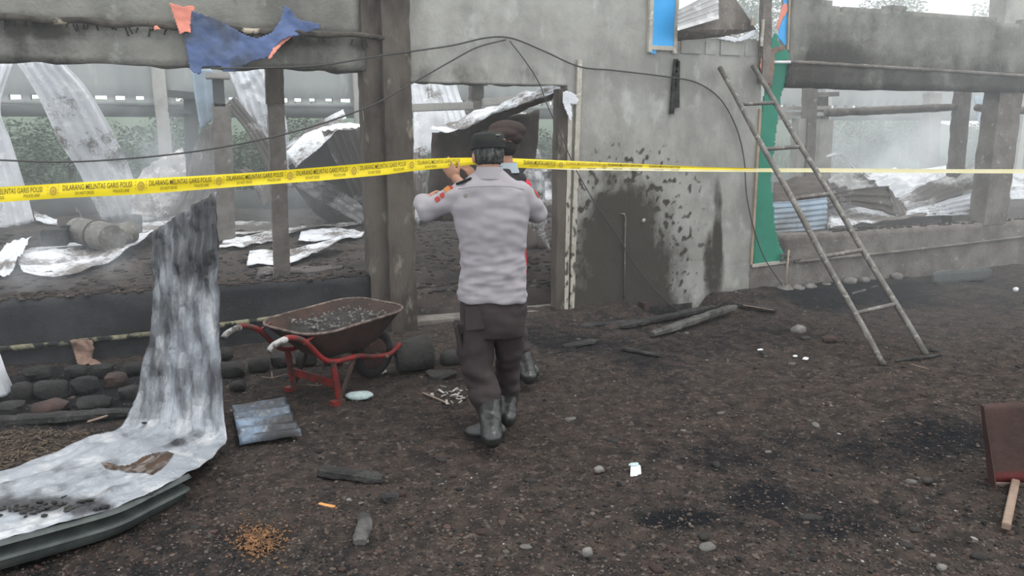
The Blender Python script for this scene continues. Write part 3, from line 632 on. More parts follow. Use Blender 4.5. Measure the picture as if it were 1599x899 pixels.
# green board with trims
r0 = empty('green_board', V(1200, 410, W - .02), 'tall green painted board with a burnt ragged edge behind the ladder', 'board')
P = [(1204, 62), (1212, 50), (1216, 66), (1230, 80), (1234, 100), (1228, 112), (1225, 130), (1219, 150), (1214, 185), (1210, 215), (1206, 250), (1203, 278), (1205, 300), (1208, 330), (1210, 360), (1216, 382), (1226, 400), (1228, 411), (1176, 414), (1178, 350), (1181, 280), (1184, 220), (1190, 170), (1198, 110)]
mb = cloth_mb(P, lambda a, b: W + .012, 2.0, .002, 4); build(mb, 'panel', m_green, r0, smooth=True, attrs=None, solid=.012)
mb = MB(); post_px(mb, (1188, 170), (1174, 413), .028, W - .02, .03); build(mb, 'stile', m_trimb, r0)
mb = MB(); mb.bar(V(1174, 415, W - .01), V(1230, 408, W - .01), .03, .03); build(mb, 'bottom_rail', m_trimw, r0, attrs={'soot': [0] * 8})
r0 = empty('blue_strip', V(1220, 78, W + .05), 'torn bright blue panel strip beside the concrete band', 'panel')
mb = cloth_mb([(1222, -20), (1234, -20), (1233, 20), (1231, 60), (1231, 76), (1224, 70), (1214, 58), (1217, 40), (1224, 25)], lambda a, b: W + .06, 1.5, .003, 9); build(mb, 'panel', m_blue, r0, smooth=True, solid=.008)
mb = MB(); post_px(mb, (1235, -30), (1231, 78), .018, W + .03, .02); build(mb, 'stile', m_trimb, r0)
mb = cloth_mb([(1222, 8), (1228, 4), (1230, 16), (1222, 30), (1215, 48), (1212, 44), (1216, 28)], lambda a, b: W + .045, 1.2, .01, 19); build(mb, 'burnt_edge', m_tarpo, r0, smooth=True, solid=.003)
r0 = empty('charred_post', V(1194, 140, W - .02), 'charred thin post rising between the notched wall and green board', 'post')
mb = MB(); post_px(mb, (1200, -40), (1197, 130), .10, W - .085, .06, .012); build(mb, 'shaft', m_post, r0)
mb = MB(); post_px(mb, (1193, 30), (1190, 72), .022, W - .11, .02); build(mb, 'pale_splinter', m_trimw, r0, attrs={'soot': [0] * len(mb.v)})
mb = cloth_mb([(1188, 90), (1193, 98), (1200, 128), (1201, 142), (1192, 128), (1186, 104)], lambda a, b: W - .055, 1.2, .01, 22); o = build(mb, 'orange_scrap', m_tarpo, r0, smooth=True, solid=.003)
mb = cloth_mb([(1190, 78), (1205, 76), (1222, 70), (1226, 76), (1208, 84), (1206, 110), (1204, 140), (1196, 120), (1190, 96)], lambda a, b: W - .07, 1.5, .02, 25); o = build(mb, 'burnt_cardboard', m_rag, r0, smooth=True, solid=.003)
mb = MB(); mb.tube([V(1203, 97, W - .05), V(1234, 97, W - .05)], .014, 8); thing(mb, 'pipe_stub', 'short white pipe stub across the green board top', 'pipe', m_white, smooth=True)
mb = MB(); mb.tube([V(1232, 390, W - .06), V(1226, 446, W - .10)], .010, 7); thing(mb, 'metal_rod', 'thin pale rod leaning at the foot of the green board', 'rod', m_trimb, smooth=True)
mb = MB()
for i in range(12):
    p = V(1222 + 22 * rnd.random(), 396 + 12 * rnd.random(), W - .03 - .03 * rnd.random()); mb.bar(p, p + Vector((rnd.uniform(-.1, .12), rnd.uniform(-.03, 0), rnd.uniform(-.05, .03))), .012, .014)
tag(build(mb, 'burnt_shreds', m_ashwood, None, V(1230, 405, W - .05)), 'burnt shreds at the corner of the green board', 'debris', None, 'stuff')
# scorched rag hung on the left ledge
mb = cloth_mb([(110, 531), (146, 529), (148, 541), (144, 558), (152, 561), (160, 566), (171, 570), (168, 580), (158, 577), (146, 572), (138, 566), (128, 572), (120, 566), (115, 550)], lambda a, b: W - .07 - .05 * sstep(550, 575, b), 1.6, .035, 31, (26, 9))
thing(mb, 'rag', 'scorched brown rag hanging over the black wall ledge', 'rag', m_rag, smooth=True, solid=.003)

# ================================================================== inside the burnt building
def FY_(px, py, z=.33): return G(px, py, z).y
def box_post(name, label, a, b, wpx, mat, Y, seed, dep=.14, parent=None):
    A, B = V(*a, Y), V(*b, Y)
    if b[1] > 240 and B.z > .33: B = A + (B - A) * ((A.z - .30) / (A.z - B.z))
    wd = wpx * (A - EYEP).dot(CF) / FPX; n = max(5, int((A - B).length / .05)); mb = MB(); rings = []
    for i in range(n + 1):
        p = A.lerp(B, i / n); r = []
        for x, y in ((-.5, 0), (-.17, 0), (.17, 0), (.5, 0), (.5, .5), (.5, 1), (0, 1), (-.5, 1), (-.5, .5)):
            q = 1 + .10 * nz((p.x + x, y, p.z), 9, seed) + .08 * nz((x, p.z, y), 24, seed); r.append(p + Vector((x * wd * q, (y * dep) * q, 0)))
        rings.append(r)
    mb.loft(rings)
    if parent is not None: return build(mb, name, mat, parent, smooth=40)
    return thing(mb, name, label, 'post', mat, smooth=40)
Yc = FY_(352, 374)
r0 = empty('capped_post', V(352, 374, Yc), 'brown concrete post with a flat cap seen through the left opening', 'post')
box_post('shaft', '', (346, 162), (354, 376), 27, m_post, Yc, 1, parent=r0)
box_post('neck', '', (340, 124), (343, 166), 17, m_fardark, Yc, 2, .1, parent=r0)
mb = MB(); mb.box(V(340, 119, Yc) + Vector((0, .05, 0)), (.28, .3, .06)); build(mb, 'cap', m_paleconc, r0, bevel=.008)
Yb = FY_(436, 420, .42)
r0 = empty('brick_post', V(436, 420, Yb), 'scorched post with cracked upper half nearest the pillar', 'post')
box_post('upper_half', '', (429, 104), (430, 162), 27, m_pillar, Yb - .01, 3, parent=r0); box_post('shaft', '', (431, 158), (441, 422), 25, m_post, Yb, 4, parent=r0)
Yd = FY_(302, 346)
r0 = empty('smoking_post', V(302, 346, Yd), 'dark smoke-veiled post behind the blue sheet', 'post')
box_post('shaft', '', (297, 150), (304, 346), 20, m_fardark, Yd, 5, parent=r0)
mb = MB(); mb.bar(V(262, 146, Yd - .05), V(306, 150, Yd - .05), .12, .10); mb.bar(V(262, 172, Yd - .02), V(300, 176, Yd - .02), .1, .05); build(mb, 'crossbar', m_fardark, r0)
Ye = W + 3.6
r0 = empty('cross_beam_post', V(748, 250, Ye), 'grey post with a burnt head seen over the doorway sheets', 'post')
box_post('shaft', '', (744, 150), (747, 300), 15, m_post, Ye, 6, parent=r0); box_post('head', '', (746, 134), (746, 154), 20, m_pillar, Ye - .02, 7, parent=r0)
mb = MB(); mb.bar(V(736, 132, Ye), V(758, 132, Ye), .2, .04); build(mb, 'cap', m_post, r0)
for n_, (a, b), lb in ((0, ((630, 169), (738, 165)), 'left'), (1, ((752, 160), (880, 150)), 'right')):
    mb = MB(); mb.bar(V(*a, Ye - .01), V(*b, Ye - .01), .1, .10); thing(mb, 'crossbeam', 'pale timber crossbeam running %s of the burnt post head' % lb, 'beam', m_paleconc, bevel=.01)
Yr = W + 1.9
r0 = empty('twin_post', V(1262, 300, Yr), 'pale twin post with a broken burnt top behind the ladder', 'post')
box_post('shaft', '', (1256, 185), (1248, 315), 20, m_paleconc, Yr, 8, parent=r0); box_post('dark_half', '', (1271, 136), (1263, 312), 17, m_post, Yr - .03, 9, parent=r0)
r0 = empty('bracketed_post', V(1288, 300, Yr + .4), 'grey post with a bracket cap right of the twin post', 'post')
box_post('shaft', '', (1292, 186), (1284, 318), 26, m_paleconc, Yr + .4, 10, parent=r0); box_post('neck', '', (1288, 148), (1290, 190), 13, m_post, Yr + .4, 11, parent=r0)
mb = MB(); mb.bar(V(1272, 148, Yr + .38), V(1304, 147, Yr + .38), .16, .06); build(mb, 'bracket', m_post, r0)
box_post('slender_post', 'brown slender post between the smoke and the right pillar', (1511, 140), (1500, 262), 19, m_post, W + .9, 12)
box_post('pale_post', 'ghostly pale post in the smoke of the right opening', (1462, 145), (1457, 265), 26, m_paleconc, W + 3.4, 13)
mb = MB(); pts = catmull([V(1290, 176, W + 1.0), V(1360, 173, W + 1.0), V(1430, 170, W + 1.0), V(1496, 167, W + 1.0)], 30)
mb.tube(pts, [.05 + .012 * nz(p, 7) for p in pts], 8); thing(mb, 'crossbeam', 'scorched pole beam left of the slender right post', 'beam', m_ashwood if False else m_post, smooth=True)
mb = MB(); pts = catmull([V(1525, 168, W + 1.0), V(1570, 172, W + 1.0), V(1640, 172, W + 1.0)], 20)
mb.tube(pts, [.05 + .012 * nz(p, 7) for p in pts], 8); thing(mb, 'crossbeam', 'scorched pole beam crossing behind the right pillar', 'beam', m_post, smooth=True)
mb = MB(); mb.bar(V(1205, 170, Yr + .12), V(1292, 168, Yr + .42), .1, .05); mb.bar(V(1205, 178, Yr + .12), V(1292, 178, Yr + .42), .1, .05); thing(mb, 'crossbeam', 'hazy twin rail behind the twin post', 'beam', m_paleconc)
# --- roof sheets in the left opening
Y1 = FY_(52, 350); Y2 = FY_(190, 342)
sheet('roof_sheet', 'whitish roof sheet hanging at the left frame edge', [((-45, 93, Y1 - .3), (21, 96, Y1 - .3)), ((-60, 165, Y1 - .2), (1, 166, Y1 - .2)), ((-40, 220, Y1 - .1), (17, 220, Y1 - .1)), ((-20, 300, Y1), (41, 296, Y1)), ((-10, 363, Y1), (54, 346, Y1))], m_zinc, 4, .03, 30, .010, 1, -.25)
sheet('roof_sheet', 'tall white roof sheet leaning down behind the left opening', [((22, 92, Y2 - .9), (98, 96, Y2 - .9)), ((58, 148, Y2 - .7), (142, 146, Y2 - .7)), ((95, 225, Y2 - .4), (186, 226, Y2 - .4)), ((122, 266, Y2 - .2), (204, 266, Y2 - .2)), ((160, 345, Y2), (226, 336, Y2))], m_zinc, 5, .035, 36, .010, 2, -.27)
Y3 = FY_(340, 345)
sheet('roof_sheet', 'narrow pale blue roof sheet left of the capped post', [((298, 104, Y3 - .5), (332, 108, Y3 - .5)), ((304, 150, Y3 - .4), (336, 150, Y3 - .4)), ((313, 202, Y3 - .2), (334, 184, Y3 - .2))], m_zincb, 2, .015, 16, .008, 3, -.5)
sheet('roof_sheet', 'white crumpled roof sheet falling between the two left posts', [((352, 104, Y3 + .3), (408, 103, Y3 + .1)), ((372, 150, Y3 + .3), (436, 145, Y3 + .1)), ((395, 205, Y3 + .3), (450, 200, Y3 + .1)), ((425, 260, Y3 + .3), (452, 250, Y3 + .2)), ((440, 300, Y3 + .3), (455, 290, Y3 + .3))], m_zinc, 5, .035, 40, .03, 4, -.22)
sheet('roof_sheet', 'brown stained sheet strip sloping under the white crumpled sheet', [((352, 165, Y3 + .15), (366, 150, Y3 + .15)), ((385, 205, Y3 + .1), (402, 195, Y3 + .1)), ((415, 260, Y3 + .1), (440, 250, Y3 + .1)), ((436, 305, Y3), (455, 290, Y3))], m_zincd, 3, .02, 24, .02, 5, .3)
sheet('roof_sheet', 'grey sheet slab leaning under the blue sheet', [((313, 205, Y3 + .1), (340, 188, Y3 + .1)), ((300, 240, Y3), (345, 235, Y3)), ((285, 300, Y3 - .1), (335, 300, Y3 - .1)), ((262, 338, Y3 - .2), (330, 338, Y3 - .2))], m_zincd, 4, .02, 20, .025, 6, .15)
sheet('roof_sheet', 'hazy grey sheets slumped beside the smoking post', [((225, 265, Y3 + .8), (285, 230, Y3 + .8)), ((205, 300, Y3 + .5), (300, 285, Y3 + .5)), ((205, 338, Y3 + .2), (310, 340, Y3 + .2))], m_zincd, 5, .02, 16, .03, 7, -.15)
Y5 = FY_(560, 343)
sheet('roof_sheet', 'arched sheet bowing up between the brick post and pillar', [((446, 238, Y5 - 1.0), (462, 262, Y5 - 1.5)), ((470, 214, Y5 - .9), (490, 238, Y5 - 1.5)), ((505, 197, Y5 - .7), (512, 216, Y5 - 1.4)), ((540, 192, Y5 - .5), (530, 203, Y5 - 1.3)), ((585, 200, Y5 - .4), (572, 204, Y5 - 1.2))], m_zinc, 4, .02, 28, .012, 8, -.1)
sheet('roof_sheet', 'speckled corrugated sheet sloping down to the pillar foot', [((502, 204, Y5 - 1.25), (585, 196, Y5 - 1.2)), ((522, 250, Y5 - .95), (600, 240, Y5 - 1.0)), ((548, 300, Y5 - .6), (615, 290, Y5 - .8)), ((572, 345, Y5 - .4), (630, 340, Y5 - .6))], m_zinc, 7, .03, 36, .010, 9, .22, per=4)
sheet('roof_sheet', 'dark grey sheet face hollowed under the arched sheet', [((452, 262, Y5 - .7), (508, 208, Y5 - .9)), ((460, 290, Y5 - .4), (530, 262, Y5 - .6)), ((490, 330, Y5 - .2), (560, 320, Y5 - .3)), ((520, 352, Y5 - .1), (575, 346, Y5 - .2))], m_zincd, 3, .015, 24, .03, 10, .55)
sheet('roof_sheet', 'light grey sheet slab resting along the arched sheet foot', [((448, 275, Y5 - .95), (500, 282, Y5 - .9)), ((485, 305, Y5 - .75), (535, 300, Y5 - .8)), ((530, 330, Y5 - .6), (575, 328, Y5 - .65)), ((560, 348, Y5 - .55), (590, 345, Y5 - .6))], m_zincd, 3, .015, 24, .03, 11, -.05)
sheet('roof_sheet', 'thin bright sheet strip propped above the arched sheet', [((446, 226, Y5 - .6), (449, 238, Y5 - .6)), ((490, 195, Y5 - .5), (495, 210, Y5 - .6)), ((536, 170, Y5 - .4), (541, 184, Y5 - .5))], m_zinc, 2, .02, 20, .01, 12, -.1)
sheet('roof_sheet', 'low broken sheet corner left of the brick post foot', [((372, 268, Y3 + .2), (385, 262, Y3 + .2)), ((395, 290, Y3), (420, 282, Y3)), ((412, 325, Y3 - .2), (425, 310, Y3 - .1))], m_zincd, 2, .012, 14, .03, 13, .25)
def fsheet(label, P, mat=None, ribs=5, seed=0, soot=0, dz=.04, tilt=0, **k):
    """a sheet lying on the floor: pixel quads ((l),(r)) turned into points on the ash floor"""
    rows = []
    for a, b in P:
        q = []
        for p in (a, b):
            g = G(p[0], p[1], .36); g.z = floor_z(g.x, g.y) + dz + (p[2] if len(p) > 2 else 0); q.append(g)
        rows.append(q)
    return sheet('roof_sheet', label, rows, mat or m_zinc, ribs, .018, 20, .018, seed, soot, **k)
fsheet('large flat white sheet on the ash in front of the motor', [((36, 428), (20, 392)), ((120, 420), (110, 378)), ((190, 402, .04), (180, 368)), ((242, 378, .14), (238, 360))], None, 6, 21, -.05)
fsheet('white sheet piece bent up at the left frame edge', [((-30, 430), (15, 432, .02)), ((-5, 405, .05), (32, 405, .05)), ((12, 390, .1), (52, 386, .12))], None, 3, 22, -.35)
fsheet('grey sheet slab under the smoke behind the drum', [((222, 358), (222, 332)), ((265, 352), (262, 330)), ((318, 348), (312, 328))], None, 4, 23, -.1)
fsheet('pale sheets flattened between the two left posts', [((342, 385), (350, 368)), ((385, 380), (390, 364)), ((430, 372), (440, 360))], None, 5, 24, .05)
fsheet('grey flat sheet lying left of the brick post', [((340, 360), (345, 343)), ((380, 358), (380, 342)), ((428, 356), (428, 344))], m_zincd, 4, 25, .1)
fsheet('pointed white sheet lying right of the brick post foot', [((385, 408), (390, 388)), ((440, 405), (445, 386)), ((490, 396, .03), (490, 385, .03)), ((534, 386, .09), (532, 383, .09))], None, 5, 26, -.12)
fsheet('white ragged sheet scrap in front of the dark sheet face', [((466, 373), (470, 364)), ((505, 372), (520, 358)), ((565, 366), (570, 362))], None, 3, 27, -.2)
fsheet('thin pale sheet edge lying under the speckled sheet', [((440, 366), (440, 356)), ((500, 358), (505, 350)), ((560, 352), (570, 344))], m_zincd, 3, 28, -.1)
fsheet('dirty sheet half buried in ash by the brick post', [((400, 425), (405, 412)), ((460, 420), (465, 408)), ((535, 412), (530, 406))], m_zincd, 3, 29, .3, dz=.015)
fsheet('pale plank-like sheet strip right of the hanging left sheet', [((56, 346, .02), (52, 336, .06)), ((90, 350), (88, 342))], None, 2, 30, -.2)
# motor drum and tins on the floor
mp = G(150, 392, .38)
r0 = empty('motor_drum', mp, 'burnt grey metal drum lying on the flat white sheet', 'drum')
a, b = G(122, 380, .38) + Vector((0, 0, .16)), G(178, 392, .38) + Vector((0, 0, .14)); mb = MB()
mb.tube([a, a.lerp(b, .06), a.lerp(b, .62), a.lerp(b, .64), b], [.10, .15, .155, .165, .15], 20); build(mb, 'barrel', m_iron, r0, smooth=40)
mb = MB(); mb.tube([a.lerp(b, .60), a.lerp(b, .64)], [.172, .172], 20); build(mb, 'band', m_cable, r0)
c = G(205, 386, .38) + Vector((0, 0, .16)); mb = MB(); mb.tube([b.lerp(c, .1) + Vector((0, .2, 0)), c + Vector((0, .12, 0))], [.12, .13], 16); thing(mb, 'open_tin', 'smaller dark open tin behind the metal drum', 'tin', m_iron, smooth=40)
mb = MB(); mb.box(G(88, 384, .40) + Vector((0, 0, .1)), (.25, .2, .18)); mb.box(G(110, 380, .40) + Vector((0, 0, .12)), (.14, .2, .2)); thing(mb, 'burnt_crate', 'black burnt crate wreck left of the metal drum', 'crate', m_char, bevel=.01)
cable('bent_wire', 'thin bent wire rising left of the metal drum', [G(135, 356, .35), G(122, 335, .35) + Vector((0, 0, .1)), V(120, 331, FY_(135, 356)), V(128, 330, FY_(135, 356))], .006, mat=m_iron)
# --- doorway
Yk = W + 3.4
sheet('roof_sheet', 'long white ribbed sheet leaning at the left of the doorway', [((640, 128, Yk + .8), (672, 128, Yk + .8)), ((645, 175, Yk + .7), (690, 175, Yk + .7)), ((645, 240, Yk + .5), (705, 240, Yk + .5))], m_zinc, 3, .02, 20, .012, 41, -.35)
sheet('roof_sheet', 'bluish spotted white sheet behind the doorway crossbeam', [((668, 128, Yk + 1.4), (712, 128, Yk + 1.4)), ((685, 175, Yk + 1.3), (726, 175, Yk + 1.3)), ((700, 230, Yk + 1.1), (740, 230, Yk + 1.1))], m_zinc, 4, .025, 20, .012, 42, -.3)
sheet('roof_sheet', 'low white sheet heap at the doorway pillar edge', [((640, 235, Yk), (668, 225, Yk)), ((638, 290, Yk - .1), (665, 290, Yk - .1)), ((640, 352, Yk - .2), (668, 350, Yk - .2))], m_zinc, 3, .02, 16, .03, 43, -.05)
Yq = W + 2.0
r0 = empty('brown_bent_sheet', V(720, 340, Yq), 'large brown bent sheet hanging in the doorway under a white fold', 'metal sheet')
mb = sheet_mb([V(674, 206, Yq - .1), V(673, 240, Yq), V(668, 290, Yq), V(662, 345, Yq)], [V(842, 170, Yq - .3), V(835, 240, Yq - .1), V(815, 290, Yq), V(800, 345, Yq)], 5, .03, 24, .03, 44); build(mb, 'face', m_brown, r0, smooth=35, solid=.003)
mb = sheet_mb([V(672, 204, Yq - .35), V(705, 206, Yq - .5), V(735, 198, Yq - .6), V(770, 180, Yq - .75), V(820, 160, Yq - 1.4), V(866, 142, W + .12)], [V(690, 194, Yq + .3), V(715, 184, Yq + .3), V(745, 172, Yq + .2), V(780, 168, Yq), V(822, 145, Yq - 1.0), V(862, 132, W + .25)], 3, .012, 30, .02, 45); o = build(mb, 'white_fold', m_zinc, r0, smooth=35, attrs={'soot': [s - .1 for s in mb.soot]}, solid=.003); o['label'] = 'ash-white folded top'
mb = sheet_mb([V(735, 199, Yq - .55), V(770, 181, Yq - .7), V(820, 161, Yq - 1.35), V(866, 143, W + .14)], [V(735, 206, Yq - .3), V(770, 196, Yq - .4), V(820, 172, Yq - 1.2), V(866, 152, W + .2)], 1, .004, 24, .01, 46); build(mb, 'folded_lip', m_brown, r0, smooth=35, solid=.003)
sheet('roof_sheet', 'pale sheet strip hanging right of the men in the doorway', [((788, 178, Yq + .1), (820, 176, Yq + .1)), ((800, 240, Yq), (838, 240, Yq)), ((812, 300, Yq - .1), (850, 300, Yq - .1)), ((820, 390, Yq - .2), (858, 388, Yq - .2))], m_zinc, 2, .02, 26, .03, 47, .05)
sheet('roof_sheet', 'crumpled grey sheet low behind the right doorway jamb', [((826, 270, Yq + .6), (875, 262, Yq + .6)), ((828, 300, Yq + .5), (878, 300, Yq + .5)), ((835, 342, Yq + .3), (880, 342, Yq + .3))], m_zinc, 3, .02, 16, .05, 48, -.1)
# --- right opening
sheet('corrugated_panel', 'blue-grey corrugated panel standing behind the ladder', [((1205, 316, W + .34), (1205, 366, W + .30)), ((1250, 313, W + .34), (1250, 362, W + .30)), ((1292, 308, W + .34), (1292, 358, W + .30))], m_zincb, 6, .014, 16, .006, 51, -.1)
sheet('scorched_sheet', 'rust-brown sheet lying on the blue-grey corrugated panel', [((1208, 284, W + 1.0), (1206, 316, W + .38)), ((1245, 277, W + 1.0), (1250, 312, W + .38)), ((1278, 274, W + 1.0), (1290, 306, W + .38))], m_brown, 3, .02, 16, .02, 52)
sheet('roof_sheet', 'dark folded sheet pointing at the right from behind the ladder', [((1268, 312, W + .5), (1290, 322, W + .45)), ((1320, 298, W + .5), (1330, 320, W + .42)), ((1360, 292, W + .5), (1368, 328, W + .4)), ((1388, 290, W + .5), (1398, 338, W + .36))], m_zincd, 3, .02, 24, .015, 53, .35)
sheet('roof_sheet', 'grey folded edge on the end of the dark folded sheet', [((1384, 290, W + .48), (1394, 300, W + .5)), ((1394, 312, W + .44), (1406, 318, W + .48)), ((1404, 340, W + .36), (1420, 336, W + .42))], m_zinc, 2, .01, 14, .012, 54, .0)
sheet('roof_sheet', 'broad grey curved sheet rising to the slender right post', [((1402, 306, W + 1.1), (1420, 330, W + .6)), ((1450, 285, W + 1.1), (1465, 316, W + .6)), ((1490, 268, W + 1.0), (1505, 300, W + .6)), ((1522, 258, W + .95), (1530, 286, W + .6)), ((1545, 262, W + .9), (1550, 278, W + .6))], m_zincd, 4, .02, 28, .02, 55, .05)
sheet('roof_sheet', 'light wedge of sheet under the broad curved sheet', [((1415, 330, W + .5), (1418, 338, W + .36)), ((1460, 318, W + .5), (1470, 336, W + .36)), ((1500, 306, W + .5), (1505, 335, W + .34)), ((1536, 297, W + .5), (1532, 333, W + .32))], m_zinc, 4, .02, 24, .012, 56, -.2)
sheet('roof_sheet', 'white crumpled sheet band behind the folded sheets', [((1290, 300, W + 1.4), (1290, 318, W + 1.0)), ((1340, 286, W + 1.6), (1345, 308, W + 1.0)), ((1390, 276, W + 1.8), (1395, 302, W + 1.1)), ((1440, 272, W + 1.8), (1450, 300, W + 1.2)), ((1500, 268, W + 1.8), (1510, 296, W + 1.2))], m_zinc, 5, .03, 30, .06, 57, -.2)
sheet('roof_sheet', 'bright far sheet in the smoke above the white band', [((1330, 276, W + 3), (1335, 290, W + 2)), ((1420, 264, W + 3), (1425, 285, W + 2)), ((1540, 264, W + 3), (1545, 280, W + 2))], m_zinc, 5, .04, 24, .05, 58, -.4)
sheet('roof_sheet', 'bent sheet mound left of the dark folded sheet', [((1285, 282, W + 1.2), (1290, 305, W + .9)), ((1310, 268, W + 1.3), (1318, 300, W + .9)), ((1345, 272, W + 1.3), (1350, 298, W + .9)), ((1368, 282, W + 1.3), (1372, 296, W + 1.0))], m_zincd, 3, .03, 20, .05, 59, .05)
sheet('roof_sheet', 'flat pale sheet along the top of the right low wall', [((1292, 352, W + .26), (1296, 330, W + .7)), ((1340, 350, W + .24), (1345, 322, W + .8)), ((1400, 344, W + .24), (1400, 330, W + .6)), ((1448, 336, W + .22), (1440, 332, W + .5))], m_zinc, 4, .015, 20, .02, 60, .12)
sheet('roof_sheet', 'white sheet visible right of the right pillar', [((1572, 272, W + 1.2), (1578, 312, W + .6)), ((1610, 268, W + 1.2), (1615, 312, W + .6)), ((1680, 268, W + 1.2), (1685, 312, W + .6))], m_zinc, 4, .03, 14, .02, 61, -.2)
sheet('roof_sheet', 'thin sheet blade propped right of the bracketed post', [((1290, 242, W + 2.2), (1290, 246, W + 2.2)), ((1312, 238, W + 2.2), (1312, 243, W + 2.2)), ((1340, 262, W + 2.0), (1338, 268, W + 2.0)), ((1368, 282, W + 1.8), (1362, 286, W + 1.8))], m_zinc, 1, .006, 18, .008, 62, -.3)
sheet('roof_sheet', 'thin leaning sheet in the smoke left of the right pillar', [((1520, 150, W + 3), (1545, 150, W + 3)), ((1530, 210, W + 2.8), (1552, 210, W + 2.8)), ((1535, 275, W + 2.6), (1560, 275, W + 2.6))], m_zincb, 2, .02, 18, .015, 63, -.4)
mb = MB()
for i in range(90):
    px = rnd.uniform(1300, 1600); p = V(px, 345, W + rnd.uniform(.02, .2)); mb.rock((p.x, p.y, zsr + .006), (rnd.uniform(.02, .07), rnd.uniform(.015, .03), rnd.uniform(.006, .02)), i, 1)
tag(build(mb, 'ash_crust', m_floor, None, (X(1450, 345), W + .1, zsr)), 'loose ash crust on top of the right low wall', 'ash', None, 'stuff')
# rubble of charred bits on the floor (uncountable)
mb = MB()
for i in range(3200):
    u = rnd.random() ** 1.5; y = W + .34 + 5.4 * u; x = rnd.uniform(-3.5, 4.2) + .4 * (y - W) * .4; s = rnd.uniform(.015, .055) * (1 + .6 * u)
    s *= .6; mb.rock((x, y, floor_z(x, y)), (s * rnd.uniform(.7, 2.2), s, s * rnd.uniform(.3, .8)), i, 1, .4)
tag(build(mb, 'ash_rubble', m_floor, None, (0, W + 2, .3)), 'charred rubble and ash clods over the inside floor', 'rubble', None, 'stuff')

# ================================================================== yard things
# --- big bent sheet in the left foreground
def soot_shade_big(p):
    px, py = pix(p); s = .12
    if py < 655: s += .48 + .32 * sstep(480, 330, py) - .34 * sstep(560, 655, py) + .32 * nz((p.x * 2.2 - p.y, p.z * .5, 0), 9, 8) + .4 * nz((p.x * 3, p.z * 1.1, 1), 4, 2)  # upright part: soot, plus the shade of its steep face painted in
    else: s += .28 * sstep(.0, .5, nz((p.x * 1.6, p.y * .7, 0), 9, 9)) + .22 * max(0, nz((p.x * 2.5 + p.y, p.y * .4, 0), 14, 2)) + .5 * sstep(.15, .5, nz(p, 5, 9)) + .85 * blob(px, py, 60, 790, 120, 13, .6) - .12
    s += .5 * blob(px, py, 278, 690, 14, 7, .5) + .5 * blob(px, py, 240, 365, 8, 40, .6)
    return s
sL = G(205, 650, .02); sR = G(353, 682, .10); dl, dr = sL.dot(FH), sR.dot(FH)
rowsL = [D(237, 362, dl + .02), D(239, 420, dl + .04), D(237, 490, dl + .05), D(226, 560, dl + .04), D(210, 625, dl + .02), G(190, 664, .03), G(130, 690, .03), G(0, 737, .04), G(-150, 795, .04), G(-260, 835, .04)]
rowsR = [D(341, 299, dr + .02), D(340, 380, dr + .03), D(341, 460, dr + .04), D(345, 560, dr + .03), D(350, 640, dr + .01), G(354, 692, .10), G(292, 738, .13), G(180, 792, .15), G(0, 842, .16), G(-120, 875, .16)]
r0 = empty('bent_roof_sheet', (sL + sR) / 2 * 1.0 - Vector((0, 0, .05)), 'big sooty zinc sheet standing upright and bending flat into the left foreground', 'metal sheet')
mb = sheet_mb(rowsL, rowsR, 9, .009, 150, .0045, 71, fine=4.0)
mb0 = mb; build(mb, 'sheet', m_bigsheet, r0, smooth=13, attrs={'soot': [.75 * (s - .5) + soot_shade_big(p) for s, p in zip(mb.soot, mb.v)]}, solid=.003)
m_under = M('green_grey_underside', (.11, .125, .12), (.07, .08, .078), 5, .4, .6, .6, .2, bump=.15, bscale=30)
fL = [G(294, 739, .128), G(240, 765, .138), G(180, 793, .147), G(90, 819, .153), G(0, 843, .158), G(-100, 870, .158)]
prof = ((0, 0), (.012, -.018), (-.02, -.04), (-.03, -.06), (.0, -.075), (.004, -.085), (-.018, -.1), (-.02, -.14))
fl = catmull(fL, 30); mb = MB(); nrm = Vector((.75, -.65, 0)).normalized()
mb.v = [p + nrm * (a * 1.5) + Vector((0, 0, b * .95)) for p in fl for a, b in prof]; k = len(prof)
mb.f = [(i * k + j, i * k + j + 1, (i + 1) * k + j + 1, (i + 1) * k + j) for i in range(30) for j in range(k - 1)]
o = build(mb, 'folded_flange', m_under, r0, smooth=30, solid=.003); o['label'] = 'dark greenish folded side flange'
BV = [(v, pix(v)) for v in mb0.v if v.z < .3]; P = [(158, 722), (163, 728), (172, 733), (186, 733), (200, 737), (225, 737), (238, 741), (246, 736), (254, 730), (262, 722), (272, 708), (262, 704), (245, 706), (225, 712), (210, 722), (196, 727), (180, 725), (168, 722)]
mb = MB()                                               # mud film lying on the sheet, following its ribs
for f in mb0.f:
    q = [mb0.v[k] for k in f]; c = sum(q, Vector()) / 4
    if c.z < .3 and poly_in(*pix(c), P):
        pass
    if c.z < .3 and abs(pix(c)[0] - 215) < 70 and abs(pix(c)[1] - 722) < 35:
        n = (q[1] - q[0]).cross(q[3] - q[0]).normalized(); n = n if n.z > 0 else -n; K = 5; gq = lambda a, b: q[0].lerp(q[1], a).lerp(q[3].lerp(q[2], a), b) + n * .004
        for a in range(K):
            for b in range(K):
                if poly_in(*pix(gq((a + .5) / K, (b + .5) / K)), P): mb.add([gq(a / K, b / K), gq((a + 1) / K, b / K), gq((a + 1) / K, (b + 1) / K), gq(a / K, (b + 1) / K)], [(0, 1, 2, 3)])
o = build(mb, 'mud_stain', m_muddy, r0); o['label'] = 'wet brown mud patch'
mb = MB()
